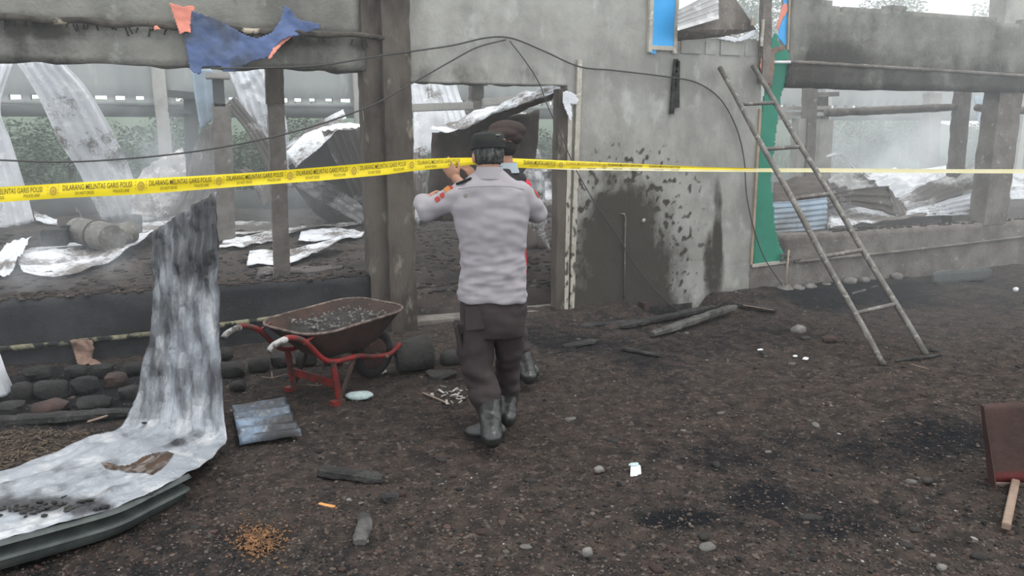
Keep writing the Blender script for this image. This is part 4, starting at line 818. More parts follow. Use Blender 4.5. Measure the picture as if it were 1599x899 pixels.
for i in range(70):
    px = rnd.gauss(55, 55); py = 797 - .06 * px + rnd.gauss(0, 5); mb.rock(G(px, py, min(BV, key=lambda v: (v[1][0] - px) ** 2 + (v[1][1] - py) ** 2)[0].z + .006), (rnd.uniform(.006, .022), rnd.uniform(.006, .016), rnd.uniform(.004, .012)), i, 1)
for px, py, s in ((276, 694, .022), (283, 688, .018), (292, 686, .015), (245, 655, .012), (268, 668, .012), (225, 660, .01)): mb.rock(G(px, py, .07), (s * 1.6, s, s * .7), int(px), 1)
o = build(mb, 'char_crumbs', m_char, r0); o['kind'] = 'stuff'
# --- small metal pieces
def gsheet(label, P, mat, ribs, seed, amp=.014, soot=0, name='metal_sheet', **k):
    rows = []
    for a, b in P: rows.append([G(a[0], a[1], a[2]), G(b[0], b[1], b[2])])
    return sheet(name, label, rows, mat, ribs, amp, 16, .006, seed, soot, cat='metal sheet', **k)
m_bluer = M('blue_ribbed_zinc', (.26, .35, .47), (.15, .19, .25), 6, .4, .6, .45, .2, bump=.2, bscale=40, soot=(.045, .043, .045), c3=(.45, .50, .55), s3=20)
gsheet('small blue-grey ribbed sheet scrap lying beside the big bent sheet', [((374, 694, .03), (362, 636, .05)), ((420, 688, .03), (400, 630, .05)), ((472, 681, .04), (443, 622, .05))], m_bluer, 5, 81, .030, -.02)
gsheet('curled white sheet scrap leaning at the left frame edge', [((-30, 530, .42), (-8, 535, .40)), ((-30, 580, .2), (12, 582, .2)), ((-30, 628, .02), (24, 612, .05))], m_zinc, 2, 82, .012, -.3)
# --- wheelbarrow
g0 = G(527, 632); g1 = G(458, 612); th = math.atan2((g1 - g0).y, (g1 - g0).x) - math.radians(2)
BL = Vector((math.cos(th), math.sin(th), 0)); BA = Vector((BL.y, -BL.x, 0)); WD = .45
B = lambda a, b, z: g0 + BA * a + BL * b + Vector((0, 0, z))
r0 = empty('wheelbarrow', B(.15, WD / 2, 0), 'old red wheelbarrow with a rusty ash-filled tray below the left window', 'wheelbarrow')
def rr(a0, a1, b0, b1, z, rad, n=6):
    out = []
    for (ca, cb, s) in ((a1 - rad, b1 - rad, 0), (a0 + rad, b1 - rad, 1), (a0 + rad, b0 + rad, 2), (a1 - rad, b0 + rad, 3)):
        for i in range(n + 1):
            q = (s + i / n) * math.pi / 2; out.append((ca + rad * math.cos(q), cb + rad * math.sin(q), z))
    return out
zt = lambda a: .50 + .03 * a
outer = [[B(*q) for q in rr(.0, .36, .08, WD - .08, .285, .06)], [B(*q) for q in rr(-.04, .44, .03, WD - .03, .33, .09)], [B(a, b, zt(a) - .02) for a, b, z in rr(-.20, .60, -.06, WD + .06, .5, .17)], [B(a, b, zt(a)) for a, b, z in rr(-.21, .62, -.07, WD + .07, .5, .18)]]
inner = [[B(a, b, zt(a)) for a, b, z in rr(-.20, .61, -.062, WD + .062, .5, .17)], [B(*q) for q in rr(-.03, .43, .04, WD - .04, .34, .09)], [B(*q) for q in rr(.01, .35, .09, WD - .09, .30, .06)]]
mb = MB(); mb.loft(outer + inner); tray = build(mb, 'tray', m_rust, r0, smooth=35)
mb = MB(); ring = [B(a, b, zt(a) + .003) for a, b, z in rr(-.215, .625, -.075, WD + .075, .5, .18)]; ring.append(ring[0]); mb.tube(ring, .009, 8); build(mb, 'rolled_rim', m_rim, tray, smooth=True)
mb = MB(); nn = 26; vs = []
for j in range(nn + 1):
    for i in range(nn + 1):
        u, v = i / nn * 2 - 1, j / nn * 2 - 1; a, b = u * math.sqrt(1 - v * v / 2), v * math.sqrt(1 - u * u / 2)
        p = B(.23 + a * .34, WD / 2 + b * .26, .448 + .045 * (1 - max(abs(u), abs(v)) ** 2)); vs.append(p + Vector((0, 0, .025 * fb(p, 9, 3, 3) + .01 * nz(p, 40))))
mb.add(vs, [(j * (nn + 1) + i, j * (nn + 1) + i + 1, (j + 1) * (nn + 1) + i + 1, (j + 1) * (nn + 1) + i) for j in range(nn) for i in range(nn)])
o = build(mb, 'ash_load', m_ash, tray, smooth=True); o['kind'] = 'stuff'
mb = MB()
for i in range(160): mb.rock(B(.23 + rnd.uniform(-.28, .28), WD / 2 + rnd.uniform(-.2, .2), .478 + rnd.uniform(0, .02)), (rnd.uniform(.004, .012),) * 3, i, 1)
mb.rock(B(.13, .1, .475), (.014, .012, .01), 3, 1)
o = build(mb, 'ash_grit', m_stoneg, tray); o['kind'] = 'stuff'
for b, w_ in ((0, 'near'), (WD, 'far')):
    c = WD / 2 + (b - WD / 2) * .55
    mb = MB(); mb.tube(catmull([B(-.40, b, .495), B(-.33, b, .51), B(-.22, b, .46), B(-.10, b, .33), B(0, b, .285), B(.18, b, .275), B(.40, c, .20), B(.56, c, .18), B(.66, c, .23)], 50), .017, 10); h = build(mb, 'handle', m_red, r0, smooth=True)
    mb = MB(); mb.tube(catmull([B(-.47, b, .46), B(-.44, b, .485), B(-.40, b, .497), B(-.35, b, .507)], 12), [.019] + [.021] * 11 + [.019], 10); build(mb, 'grip', m_grip, h, smooth=True)
    mb = MB(); mb.tube([B(-.02, b, .29), B(.0, b, .15), B(.015, b, .02)], [(.020, .014)] * 3, 8); mb.box(B(.0, b, .018), (.09, .05, .03), (BA, BL, (0, 0, 1))); build(mb, 'leg', m_red, r0, smooth=40)
    mb = MB(); mb.tube([B(.16, b, .28), B(.09, b, .15), B(.02, b, .03)], [(.019, .010)] * 3, 8); build(mb, 'leg_brace', m_rust, r0, smooth=40)
    mb = MB(); mb.bar(B(-.24, b, .45), B(-.13, b, .49), .02, .008); build(mb, 'bracket', m_red, r0)
mb = MB(); mb.bar(B(.01, 0, .13), B(.01, WD, .13), .012, .05); build(mb, 'cross_brace', m_red, r0)
wc = B(.52, WD / 2, .175); mb = MB(); ring = [wc + BA * (.14 * math.cos(q)) + Vector((0, 0, .14 * math.sin(q))) for q in (2 * math.pi * i / 28 for i in range(29))]
mb.tube(ring, .035, 10, False); wh = build(mb, 'wheel', m_rubber, r0, smooth=True)
mb = MB(); mb.tube([wc - BL * .03, wc - BL * .02, wc + BL * .02, wc + BL * .03], [.085, .11, .11, .085], 20); build(mb, 'rim', m_rust, wh, smooth=40)
mb = MB(); mb.tube([wc - BL * .15, wc + BL * .15], .012, 8); build(mb, 'axle', m_iron, wh, smooth=True)
# --- ladder
f1, f2 = G(1379, 570), G(1446, 554); t1, t2 = V(1124, 106, W - .05), V(1176, 103, W - .05)
r0 = empty('ladder', (f1 + f2) / 2, 'grey two-rail steel ladder leaning against the wall by the green board', 'ladder')
for a, b in ((f1, t1), (f2, t2)):
    mb = MB(); mb.tube([a.lerp(b, i / 12) + Vector((.006 * math.sin(i * 1.3), 0, 0)) for i in range(13)], .024, 10); build(mb, 'rail', m_iron, r0, smooth=True)
def on_rail(a, b, py):
    best = min((abs(pix(a.lerp(b, i / 400))[1] - py), i) for i in range(401)); return a.lerp(b, best[1] / 400)
for y1, y2 in ((163, 160), (233, 229), (311, 303), (401, 390), (489, 475)):
    mb = MB(); mb.tube([on_rail(f1, t1, y1), on_rail(f2, t2, y2)], .018, 10); build(mb, 'rung', m_iron, r0, smooth=True)
# --- scoop at the right frame edge
bp = G(1567, 757, .015); r0 = empty('metal_scoop', bp, 'rust-brown metal scoop with a short wooden handle at the right frame edge', 'scoop')
dd = bp.dot(FH); q = [D(1544, 754, dd), D(1640, 757, dd), D(1640, 629, dd + .10), D(1531, 631, dd + .10)]
mb = MB(); n_ = 12; vs = []
for j in range(n_ + 1):
    for i in range(n_ + 1):
        u, v = i / n_, j / n_; p = q[0].lerp(q[1], u).lerp(q[3].lerp(q[2], u), v); vs.append(p + FH * (.02 * math.sin(math.pi * u) + .006 * nz(p, 7)))
mb.add(vs, [(j * (n_ + 1) + i, j * (n_ + 1) + i + 1, (j + 1) * (n_ + 1) + i + 1, (j + 1) * (n_ + 1) + i) for j in range(n_) for i in range(n_)])
m_scoop = M('rusty_scoop', (.072, .042, .037), (.050, .032, .029), 4, .35, .65, .7, .2, bump=.2, bscale=40, soot=(.13, .030, .030))
build(mb, 'blade', m_scoop, r0, smooth=True, attrs={'soot': [1.1 * sstep(.10, .03, p.z) for p in mb.v]}, solid=.004)
for a, b in ((q[0], q[3]), (q[1], q[2])):
    mb = MB(); mb.add([a, b, b - FH * .03, a - FH * .06], [(0, 1, 2, 3)]); build(mb, 'side_lip', m_scoop, r0, attrs={'soot': [.0] * 4}, solid=.004)
mb = MB(); mb.bar(G(1586, 752, .03), G(1571, 822, .03), .034, .03); build(mb, 'wooden_handle', m_handle, r0, bevel=.004)
mb = MB(); mb.bar(q[0] - FH * .004, q[1] - FH * .004, .012, .012); build(mb, 'bottom_rim', m_rim, r0)
# --- charred beams and wood
def log(name, label, a, b, w_, h, mat, seed, za=0, zb=0, cat='beam', group=None):
    A, Bp = G(a[0], a[1], za), G(b[0], b[1], zb); y = (Bp - A).normalized(); x = y.cross(Vector((0, 0, 1))).normalized(); z = x.cross(y); n = 18; rings = []; mb = MB()
    for i in range(n + 1):
        t = i / n; p = A.lerp(Bp, t) + Vector((0, 0, h * .5)); k = 1 - .5 * max(0, t - .9) / .1 * .6 - .4 * max(0, .06 - t) / .06; r = []
        for j in range(8):
            q_ = 2 * math.pi * j / 8 + .39; c = p + x * (w_ * .5 * k * max(-.8, min(.8, 1.15 * math.cos(q_)))) + z * (h * .5 * k * max(-.8, min(.8, 1.15 * math.sin(q_))))
            r.append(c + (c - p) * (.35 * nz(c, 16, seed)))
        rings.append(r)
    mb.loft(rings); return thing(mb, name, label, cat, mat, group)
log('charred_beam', 'long ash-grey charred beam slanting up to the wall foot', (1018, 528), (1148, 484), .10, .07, m_ashwood, 1, 0, .05)
log('charred_beam', 'black charred beam lying behind the ash-grey beam', (968, 515), (1115, 484), .10, .06, m_char, 2, 0, .04)
log('charred_beam', 'short charred plank at the wall foot right of the long beams', (1142, 478), (1212, 488), .09, .05, m_char, 3, .02, .01)
log('thin_stick', 'thin pale stick lying on the short charred plank', (1160, 477), (1208, 485), .015, .012, m_handle, 4, .07, .06, 'stick')
log('charred_beam', 'flat blackened plank on the soil left of the drain hole', (905, 511), (995, 503), .12, .03, m_char, 5, 0, 0)
log('charred_beam', 'blackened plank end lying near the second man', (880, 545), (928, 535), .1, .04, m_char, 6)
log('charred_beam', 'thin burnt batten across the soil below the long beams', (970, 546), (1030, 558), .06, .03, m_char, 7)
log('burnt_log', 'long crumbled burnt log on the soil in front of the wheelbarrow', (500, 742), (598, 757), .09, .06, m_char, 8, cat='log')
log('burnt_log', 'ash-grey burnt wood block pointing at the viewer', (572, 812), (563, 856), .075, .05, m_ashwood, 9, cat='log')
log('wood_chip', 'fresh orange split wood chip on the dark soil', (498, 788), (530, 796), .028, .014, m_orange, 10, cat='wood chip')
log('charred_beam', 'burnt beam lying along the stones left of the big sheet', (-30, 668), (205, 652), .10, .07, m_char, 11)
log('wood_strip', 'pale splintered strip on the burnt beam beside the big sheet', (137, 660), (168, 650), .02, .012, m_handle, 12, .07, .07, 'stick')
log('wood_strip', 'pale stick lying left of the officer boots', (660, 614), (702, 632), .02, .012, m_handle, 13, 0, 0, 'stick')
log('charred_beam', 'dark flat plank leaning at the right low wall', (1455, 446), (1545, 438), .06, .17, m_fardark, 14, .02, .02)
log('charred_beam', 'thin burnt branch by the ladder foot', (1398, 566), (1470, 556), .03, .025, m_char, 15)
log('thin_stick', 'pale twig lying before the ladder foot', (1420, 569), (1450, 577), .012, .01, m_handle, 16, cat='stick')
log('charred_beam', 'burnt batten on the ash below the right low wall', (1330, 462), (1410, 440), .05, .04, m_ashwood, 17)
mb = MB(); mb.rock(G(609, 777, .02), (.055, .035, .03), 3, 2, .15, flat=.25); thing(mb, 'charcoal_lump', 'blocky black charcoal lump beside the crumbled burnt log', 'charcoal', m_char)
# stump by the pillar
a, b = G(618, 560, .10), G(672, 548, .13); mb = MB(); mb.tube([a, a.lerp(b, .3), a.lerp(b, .95), b], [.09, .12, .13, .115], 14)
for v in mb.v: v += Vector((nz(v, 8), nz(v, 8, 3), nz(v, 8, 5))) * .02
thing(mb, 'burnt_stump', 'grey burnt log stump lying at the foot of the doorway pillar', 'log', m_stone, smooth=40)
for i, (px, py, sx, sz, lb, mt) in enumerate(((705, 560, .10, .07, 'flat grey stone slab before the doorway, left of the officer', m_stone), (690, 585, .12, .03, 'flat earth-grey slab left of the officer knees', m_stone), (1247, 515, .075, .05, 'pale brick chunk on the soil left of the ladder', m_stoneg), (1295, 530, .07, .035, 'reddish brick chunk between pale brick and ladder', m_stoner), (1258, 528, .05, .02, 'small flat stone below the pale brick chunk', m_stone), (1586, 452, .035, .03, 'white stone near the right frame edge under the wall', m_white), (1470, 886, .022, .016, 'white pebble alone near the bottom frame edge', m_stoneg), (917, 862, .025, .024, 'upright grey pebble at the bottom centre', m_stoneg), (935, 733, .03, .02, 'speckled grey clod left of the white packet', m_stoneg), (1448, 750, .03, .014, 'grey-green flat stone left of the scoop', m_stone), (1537, 816, .014, .014, 'dark round pebble left of the scoop handle', m_char), (545, 781, .014, .012, 'round grey pebble right of the orange wood chip', m_stoneg), (600, 580, .02, .02, 'white ball-like pebble behind the wheelbarrow', m_white), (560, 545, .06, .05, 'dark stone behind the barrow wheel', m_stone))):
    mb = MB(); mb.rock(G(px, py, sz * .55), (sx, sx * .75, sz), i + 60, 2, .28, flat=.15); thing(mb, 'stone', lb, 'stone', mt, smooth=50)
# white packet
p0 = G(992, 736); r0 = empty('white_packet', p0, 'small bright white packet standing on the dark soil', 'packet')
d0 = p0.dot(FH); q = [D(984, 745, d0 - .05), D(1002, 748, d0 - .05), D(1000, 728, d0 + .03), D(985, 727, d0 + .03)]
mb = MB(); mb.add([p + Vector((0, 0, .01)) for p in q] + [p - FH * .0 + Vector((0, 0, -.012)) for p in q], [(0, 1, 2, 3), (7, 6, 5, 4), (0, 4, 5, 1), (1, 5, 6, 2), (2, 6, 7, 3), (3, 7, 4, 0)]); build(mb, 'body', m_white, r0, bevel=.003)
mb = MB(); mb.rock(D(990, 725, d0 + .03), (.03, .015, .010), 4, 2, .4); o = build(mb, 'crumpled_end', m_pack, r0, smooth=True); o['label'] = 'crumpled bluish open end'
# pale blue crumpled pack beside the barrow
p0 = G(562, 624); mb = MB(); mb.rock(p0 + Vector((0, 0, .028)), (.085, .05, .028), 9, 3, .22, (CR, FH, (0, 0, 1))); thing(mb, 'foam_packet', 'pale blue foam packet lying beside the wheelbarrow leg', 'packet', m_pack, smooth=True)
# white shreds heap
mb = MB()
for i in range(30):
    p = G(rnd.gauss(712, 16), rnd.gauss(618, 7), rnd.uniform(.0, .03)); a = rnd.uniform(0, 3.1); mb.bar(p, p + Vector((math.cos(a), math.sin(a), rnd.uniform(-.1, .4))) * rnd.uniform(.01, .06), rnd.uniform(.003, .022), .004)
tag(build(mb, 'white_shreds', m_paleconc, None, G(712, 620)), 'heap of pale torn shreds left of the officer boots', 'litter', None, 'stuff')
mb = MB()
for i in range(420):
    p = G(rnd.gauss(404, 19), rnd.gauss(842, 13), .012); a = rnd.uniform(0, 6.28); mb.bar(p, p + Vector((math.cos(a), math.sin(a), rnd.uniform(-.1, .3))) * rnd.uniform(.006, .02), .004, .003)
m_shav = M('orange_shavings', (.27, .14, .065), (.11, .06, .035), 40, .4, .6, .9)
tag(build(mb, 'wood_shavings', m_shav, None, G(402, 845)), 'patch of orange wood shavings at the bottom left', 'shavings', None, 'stuff')
m_dshav = M('brown_chips', (.13, .095, .065), (.07, .055, .042), 30, .4, .6, .9)
mb = MB()
for i in range(900):
    p = G(rnd.uniform(-40, 190), rnd.uniform(672, 735), .012)
    if pix(p)[1] > 735 - .32 * pix(p)[0]: continue
    a = rnd.uniform(0, 6.28); mb.bar(p, p + Vector((math.cos(a), math.sin(a), rnd.uniform(-.1, .3))) * rnd.uniform(.01, .04), .006, .003)
tag(build(mb, 'brown_chips', m_dshav, None, G(80, 690)), 'brown chips scattered left of the big bent sheet', 'chips', None, 'stuff')
for i, (px, py, lb) in enumerate(((1241, 556, 'white plastic scrap on the soil below the brick chunks'), (1258, 560, 'smaller white plastic scrap right of the other scrap'), (1188, 546, 'curled white scrap on the dark soil left of the brick chunks'), (825, 577, 'pale scrap beside the second man boot'))):
    mb = MB(); mb.rock(G(px, py, .012), (.028, .018, .012), i + 5, 1, .6); thing(mb, 'plastic_scrap', lb, 'scrap', m_white, solid=0)
# twigs
for i, (px, py) in enumerate(((425, 590), (496, 602))):
    mb = MB(); p = G(px, py, .02)
    for a, l in ((.3, .1), (1.9, .09), (3.6, .07)): mb.tube([p, p + (CR * math.cos(a) + FH * math.sin(a)) * l + Vector((0, 0, .02))], [.004, .002], 5)
    thing(mb, 'twig', ('forked dry twig left of the wheelbarrow legs', 'dry grass twig under the wheelbarrow')[i], 'twig', m_handle)
# grit: thousands of pebbles as one mass, larger loose clods one by one
mb = MB(); tint = []
ico = bmesh.new(); bmesh.ops.create_icosphere(ico, subdivisions=1, radius=1); IV = [v.co.copy() for v in ico.verts]; IF = [tuple(v.index for v in f.verts) for f in ico.faces]; ico.free()
rg = random.Random(5)
for i in range(44000):
    px = rg.uniform(-40, 1640); py = 470 + 440 * rg.random() ** 1.25
    if py < 520 and px < 640: continue
    p = G(px, py)
    if p.y > W - .12: continue
    p.z = ground_z(p.x, p.y) + .3 * .002; s = .0035 * math.exp(rg.gauss(0, .48)) * (1.5 if rg.random() < .04 else 1); sx, sy, sz = s * rg.uniform(.8, 1.8), s, s * rg.uniform(.4, .8); a = rg.uniform(0, 3.14); ca, sa = math.cos(a), math.sin(a)
    o0 = len(mb.v); mb.v += [p + Vector(((q.x * sx) * ca - q.y * sy * sa, (q.x * sx) * sa + q.y * sy * ca, q.z * sz)) * (1 + .25 * math.sin(7 * q.x + i)) if False else p + Vector(((q.x * sx) * ca - q.y * sy * sa, (q.x * sx) * sa + q.y * sy * ca, q.z * sz)) for q in IV]
    mb.f += [tuple(o0 + k for k in f) for f in IF]
    t = rg.random(); c = (.115, .098, .086) if t < .09 else (.085, .066, .056) if t < .30 else (.036, .030, .027) if t < .62 else (.016, .016, .017) if t < .82 else (.070, .044, .036)
    if rg.random() < .004: c = (.30, .29, .28)
    k = rg.uniform(.7, 1.25); tint += [(c[0] * k, c[1] * k, c[2] * k, 1)] * len(IV)
tag(build(mb, 'gravel', m_gravel, None, (0, 3, 0), False, {'tint': tint}), 'fine grit and pebbles scattered over the burnt yard', 'gravel', None, 'stuff')
cl = []
for k in range(4):
    mb = MB(); mb.rock((0, 0, .3), (1, .8, .6), k * 9, 2, .35); cl.append(build(mb, 'soil_clod', (m_stone, m_stoner, m_stone, m_stoneg)[k], None, (0, 0, 0), True))
for i in range(64):
    o = cl[i] if i < 4 else cl[(0, 1, 2, 0, 1, 2, 0, 3)[i % 8]].copy()
    if i >= 4: COL.objects.link(o)
    while True:
        px, py = rg.uniform(600, 1500), 520 + 370 * rg.random() ** 1.2
        if i % 4 == 0: px = rg.uniform(300, 1590); py = rg.uniform(770, 890)
        if not (700 < px < 860 and py < 700) and not (300 < px < 640 and py < 700): break
    p = G(px, py); p.z = ground_z(p.x, p.y) - .003; o.location = p; s = rg.uniform(.014, .032); o.scale = (s * rg.uniform(.9, 1.6), s, s * rg.uniform(.5, .9)); o.rotation_euler = (0, 0, rg.uniform(0, 6.28))
    kd = {m_stone: 'dark', m_stoner: 'reddish brown', m_stoneg: 'pale grey'}[o.data.materials[0]]; tag(o, 'small %s clod lying loose on the burnt yard' % kd, 'clod', 'loose %s clods over the yard' % kd)

# ================================================================== police tape
TP = [(-60, 296, 321, 3.95), (0, 292, 315.5, 4.0), (100, 286, 309, 4.1), (200, 280, 304.5, 4.2), (300, 275, 297, 4.3), (400, 269, 289, 4.42), (500, 261, 282, 4.54), (600, 252.5, 273, 4.68), (640, 249, 267.5, 4.75), (700, 246.5, 262, 4.92), (735, 246, 257, 5.05), (775, 246, 258, 5.25), (812, 247.5, 262, 5.38), (900, 251.5, 265.5, 5.7), (1000, 256, 266.5, 6.15), (1100, 260.5, 268, 6.7), (1180, 262.5, 268.5, 7.25), (1300, 262.5, 269, 7.7), (1450, 264, 270, 8.25), (1660, 264, 271, 8.9)]
TA = np.array(TP)
def tape(px, v, off=0.0):
    a, b, d = [np.interp(px, TA[:, 0], TA[:, k]) for k in (1, 2, 3)]
    return D(px, a + (b - a) * v, d - off)
r0 = empty('police_tape', tape(640, 1), 'yellow police line tape stretched across the whole scene', 'tape')
mb = MB(); pxs = list(range(-60, 1184, 8)); nv = 4
for px in pxs:
    for v in range(nv + 1): mb.v.append(tape(px, v / nv * (1 if px < 820 else 1 - .45 * sstep(820, 1000, px))) + FH * (.004 * math.sin(v * 1.5 + px * .01)))
mb.f = [(i * (nv + 1) + v, i * (nv + 1) + v + 1, (i + 1) * (nv + 1) + v + 1, (i + 1) * (nv + 1) + v) for i in range(len(pxs) - 1) for v in range(nv)]
build(mb, 'band', m_tape, r0, smooth=True)
mb = MB(); pxs = list(range(820, 1661, 8))
for px in pxs:
    t = .45 * sstep(820, 1000, px) + .55 * sstep(1150, 1190, px)
    for v in range(3): mb.v.append(tape(px, 1 - t + t * v / 2, .004) + FH * .002 * (v == 1))
mb.f = [(i * 3 + v, i * 3 + v + 1, (i + 1) * 3 + v + 1, (i + 1) * 3 + v) for i in range(len(pxs) - 1) for v in range(2)]
o = build(mb, 'folded_edge', m_tapew, r0, smooth=True); o['label'] = 'pale twisted reverse of the tape'
TXT = {}
def text_mesh(s):
    if s not in TXT:
        cu = bpy.data.curves.new('t', 'FONT'); cu.body = s; cu.offset = .006; cu.resolution_u = 2
        ob = bpy.data.objects.new('t', cu); COL.objects.link(ob); dg = bpy.context.evaluated_depsgraph_get()
        me = bpy.data.meshes.new_from_object(ob.evaluated_get(dg)); bpy.data.objects.remove(ob)
        vs = [v.co.copy() for v in me.vertices]; fs = [tuple(p.vertices) for p in me.polygons]; bpy.data.meshes.remove(me)
        xa, xb = min(v.x for v in vs), max(v.x for v in vs); ya, yb = min(v.y for v in vs), max(v.y for v in vs)
        TXT[s] = ([((v.x - xa) / (xb - xa), (v.y - ya) / (yb - ya)) for v in vs], fs)
    return TXT[s]
def tape_text(s, x0, x1, v0, v1, mat=None):
    vs, fs = text_mesh(s); mb = MB(); mb.add([tape(x0 + (x1 - x0) * u, v1 + (v0 - v1) * w_, .0085) for u, w_ in vs], fs); build(mb, 'lettering', mat or m_print, r0)
def emblem(px, w_):
    mb = MB()
    for ra, rb, n in ((.30, .20, 18), (.12, .04, 10)):
        vs = []; 
        for k in range(n):
            q_ = 2 * math.pi * k / n
            for r in (ra, rb): vs.append(tape(px + w_ * r * 1.0 * math.cos(q_), .48 + 1.0 * r * math.sin(q_), .008))
        mb.add(vs, [(2 * k, 2 * k + 1, (2 * k + 3) % (2 * n), (2 * k + 2) % (2 * n)) for k in range(n)])
    for sgn in (-1, 1):
        for q0 in (-.8, -.25, .3):
            mb.add([tape(px + sgn * w_ * (.36 + .06), .48 + q0 * .4, .008), tape(px + sgn * w_ * .50, .48 + q0 * .4 - .05, .008), tape(px + sgn * w_ * .48, .48 + q0 * .4 + .12, .008)], [(0, 1, 2)])
    build(mb, 'emblem', m_printp, r0)
for a, b in ((-42, 66), (98, 206), (233, 330), (354, 442), (463, 543), (562, 634), (652, 718), (818, 868)):
    l = b - a; tape_text('DILARANG MELINTAS GARIS POLISI', a, b, .14, .50 if a < 800 else .62)
    tape_text('DO NOT CROSS', a + l * .18, a + l * .45, .62 if a < 800 else .72, .82); tape_text('POLICE LINE', a + l * .73, a + l * .96, .60 if a < 800 else .7, .80)
for a, b in ((884, 938), (950, 1003), (1014, 1062)):
    tape_text('DILARANG MELINTAS GARIS POLISI', a, b, .10, .48, m_printp if a == 884 else m_print); tape_text('DO NOT CROSS', a + 8, a + 22, .70, .86); tape_text('POLICE LINE', a + 34, a + 46, .70, .86)
for px, w_ in ((83, 18), (220, 18), (342, 16), (453, 16), (553, 14), (643, 13), (876, 12), (944, 10)): emblem(px, w_)

# ================================================================== people
def frame(f, u=(0, 0, 1)):
    f = Vector(f).normalized(); u = Vector(u); r = f.cross(u).normalized(); u = r.cross(f); return r, f, u
def head(mb, c, fr, s=1.0):
    r, f, u = fr; P = lambda a, b, d: c + r * (a * s) + f * (b * s) + u * (d * s)
    E = lambda p, q, nu=18, nv=12: mb.ell(P(*p), [k * s for k in q], fr, nu, nv)
    E((0, -.012, .03), (.075, .094, .088)); E((0, .02, -.035), (.060, .070, .078)); E((0, .062, -.085), (.030, .026, .024)); E((0, .068, .022), (.052, .022, .022))
    E((0, .098, -.022), (.014, .020, .020)); E((0, .092, .0), (.009, .012, .022)); E((0, .085, -.055), (.024, .012, .006)); E((0, .083, -.068), (.021, .012, .007))
    E((.036, .066, -.03), (.022, .022, .02)); E((-.036, .066, -.03), (.022, .022, .02))
    for sg in (-1, 1): E((sg * .078, -.008, -.012), (.011, .020, .031), 10, 8)
    return P
def hand(mb, w, d, n, t, curl=.5, s=1.0):
    """w wrist, d towards the fingers, n palm facing, t towards the thumb"""
    d, n, t = Vector(d).normalized(), Vector(n), Vector(t); n = (n - d * n.dot(d)).normalized(); t = (t - d * t.dot(d) - n * t.dot(n)).normalized()
    mb.ell(w + d * (.05 * s), (.041 * s, .054 * s, .016 * s), (t, d, n)); mb.ell(w + d * (.075 * s), (.040 * s, .022 * s, .014 * s), (t, d, n)); mb.ell(w + d * (.03 * s) + t * (.024 * s) + n * (.008 * s), (.018 * s, .030 * s, .017 * s), (t, d, n))
    for k, (o, l) in enumerate(((.030, .070), (.010, .079), (-.011, .073), (-.031, .056))):
        p = w + d * (.088 * s) + t * (o * s); a = curl * (.5 + .12 * k); pts = [p - d * (.02 * s), p]
        for q, seg in enumerate((.44, .32, .24)):
            p = p + (d * math.cos(a) + n * math.sin(a) + t * (o * 1.2)).normalized() * (l * seg * s); pts.append(p); a += curl * (.9 - .1 * q)
        mb.limb(pts, [.0095 * s, .0092 * s, .0085 * s, .0078 * s, .0066 * s], 10)
    p = w + d * (.028 * s) + t * (.032 * s); q = (t * .75 + d * .65 + n * .25).normalized(); p1 = p + q * (.036 * s); q2 = (t * .25 + d * .8 + n * (.35 + curl * .4)).normalized()
    mb.limb([p, p1, p1 + q2 * (.032 * s)], [.013 * s, .0105 * s, .0085 * s], 10)
def ellipse(c, a, b, ra, rb, n=26, e=2.4):
    out = []
    for k in range(n):
        q = 2 * math.pi * k / n; ca, sa = math.cos(q), math.sin(q)
        out.append(c + a * (ra * math.copysign(abs(ca) ** (2 / e), ca)) + b * (rb * math.copysign(abs(sa) ** (2 / e), sa)))
    return out
def face_parts(P, fr, root, s=1.0):
    for sg in (-1, 1):
        mb = MB(); mb.ell(P(sg * .031, .074, .004), (.0125 * s,) * 3, fr, 12, 8); e = build(mb, 'eye', m_eye, root, smooth=True)
        mb = MB(); mb.ell(P(sg * .031, .0845, .004), (.0055 * s, .0035 * s, .0055 * s), fr, 10, 6); build(mb, 'iris', m_hairb, e, smooth=True)
        mb = MB(); mb.tube([P(sg * .014, .092, .028), P(sg * .032, .09, .033), P(sg * .05, .078, .027)], [.003, .004, .002], 6); build(mb, 'eyebrow', m_hairb, root, smooth=True)
    mb = MB(); mb.tube([P(-.022, .088, -.061), P(0, .097, -.0605), P(.022, .088, -.061)], [.003, .005, .003], 6); build(mb, 'mouth', M('lips', (.30, .13, .11), rough=.5), root, smooth=True)
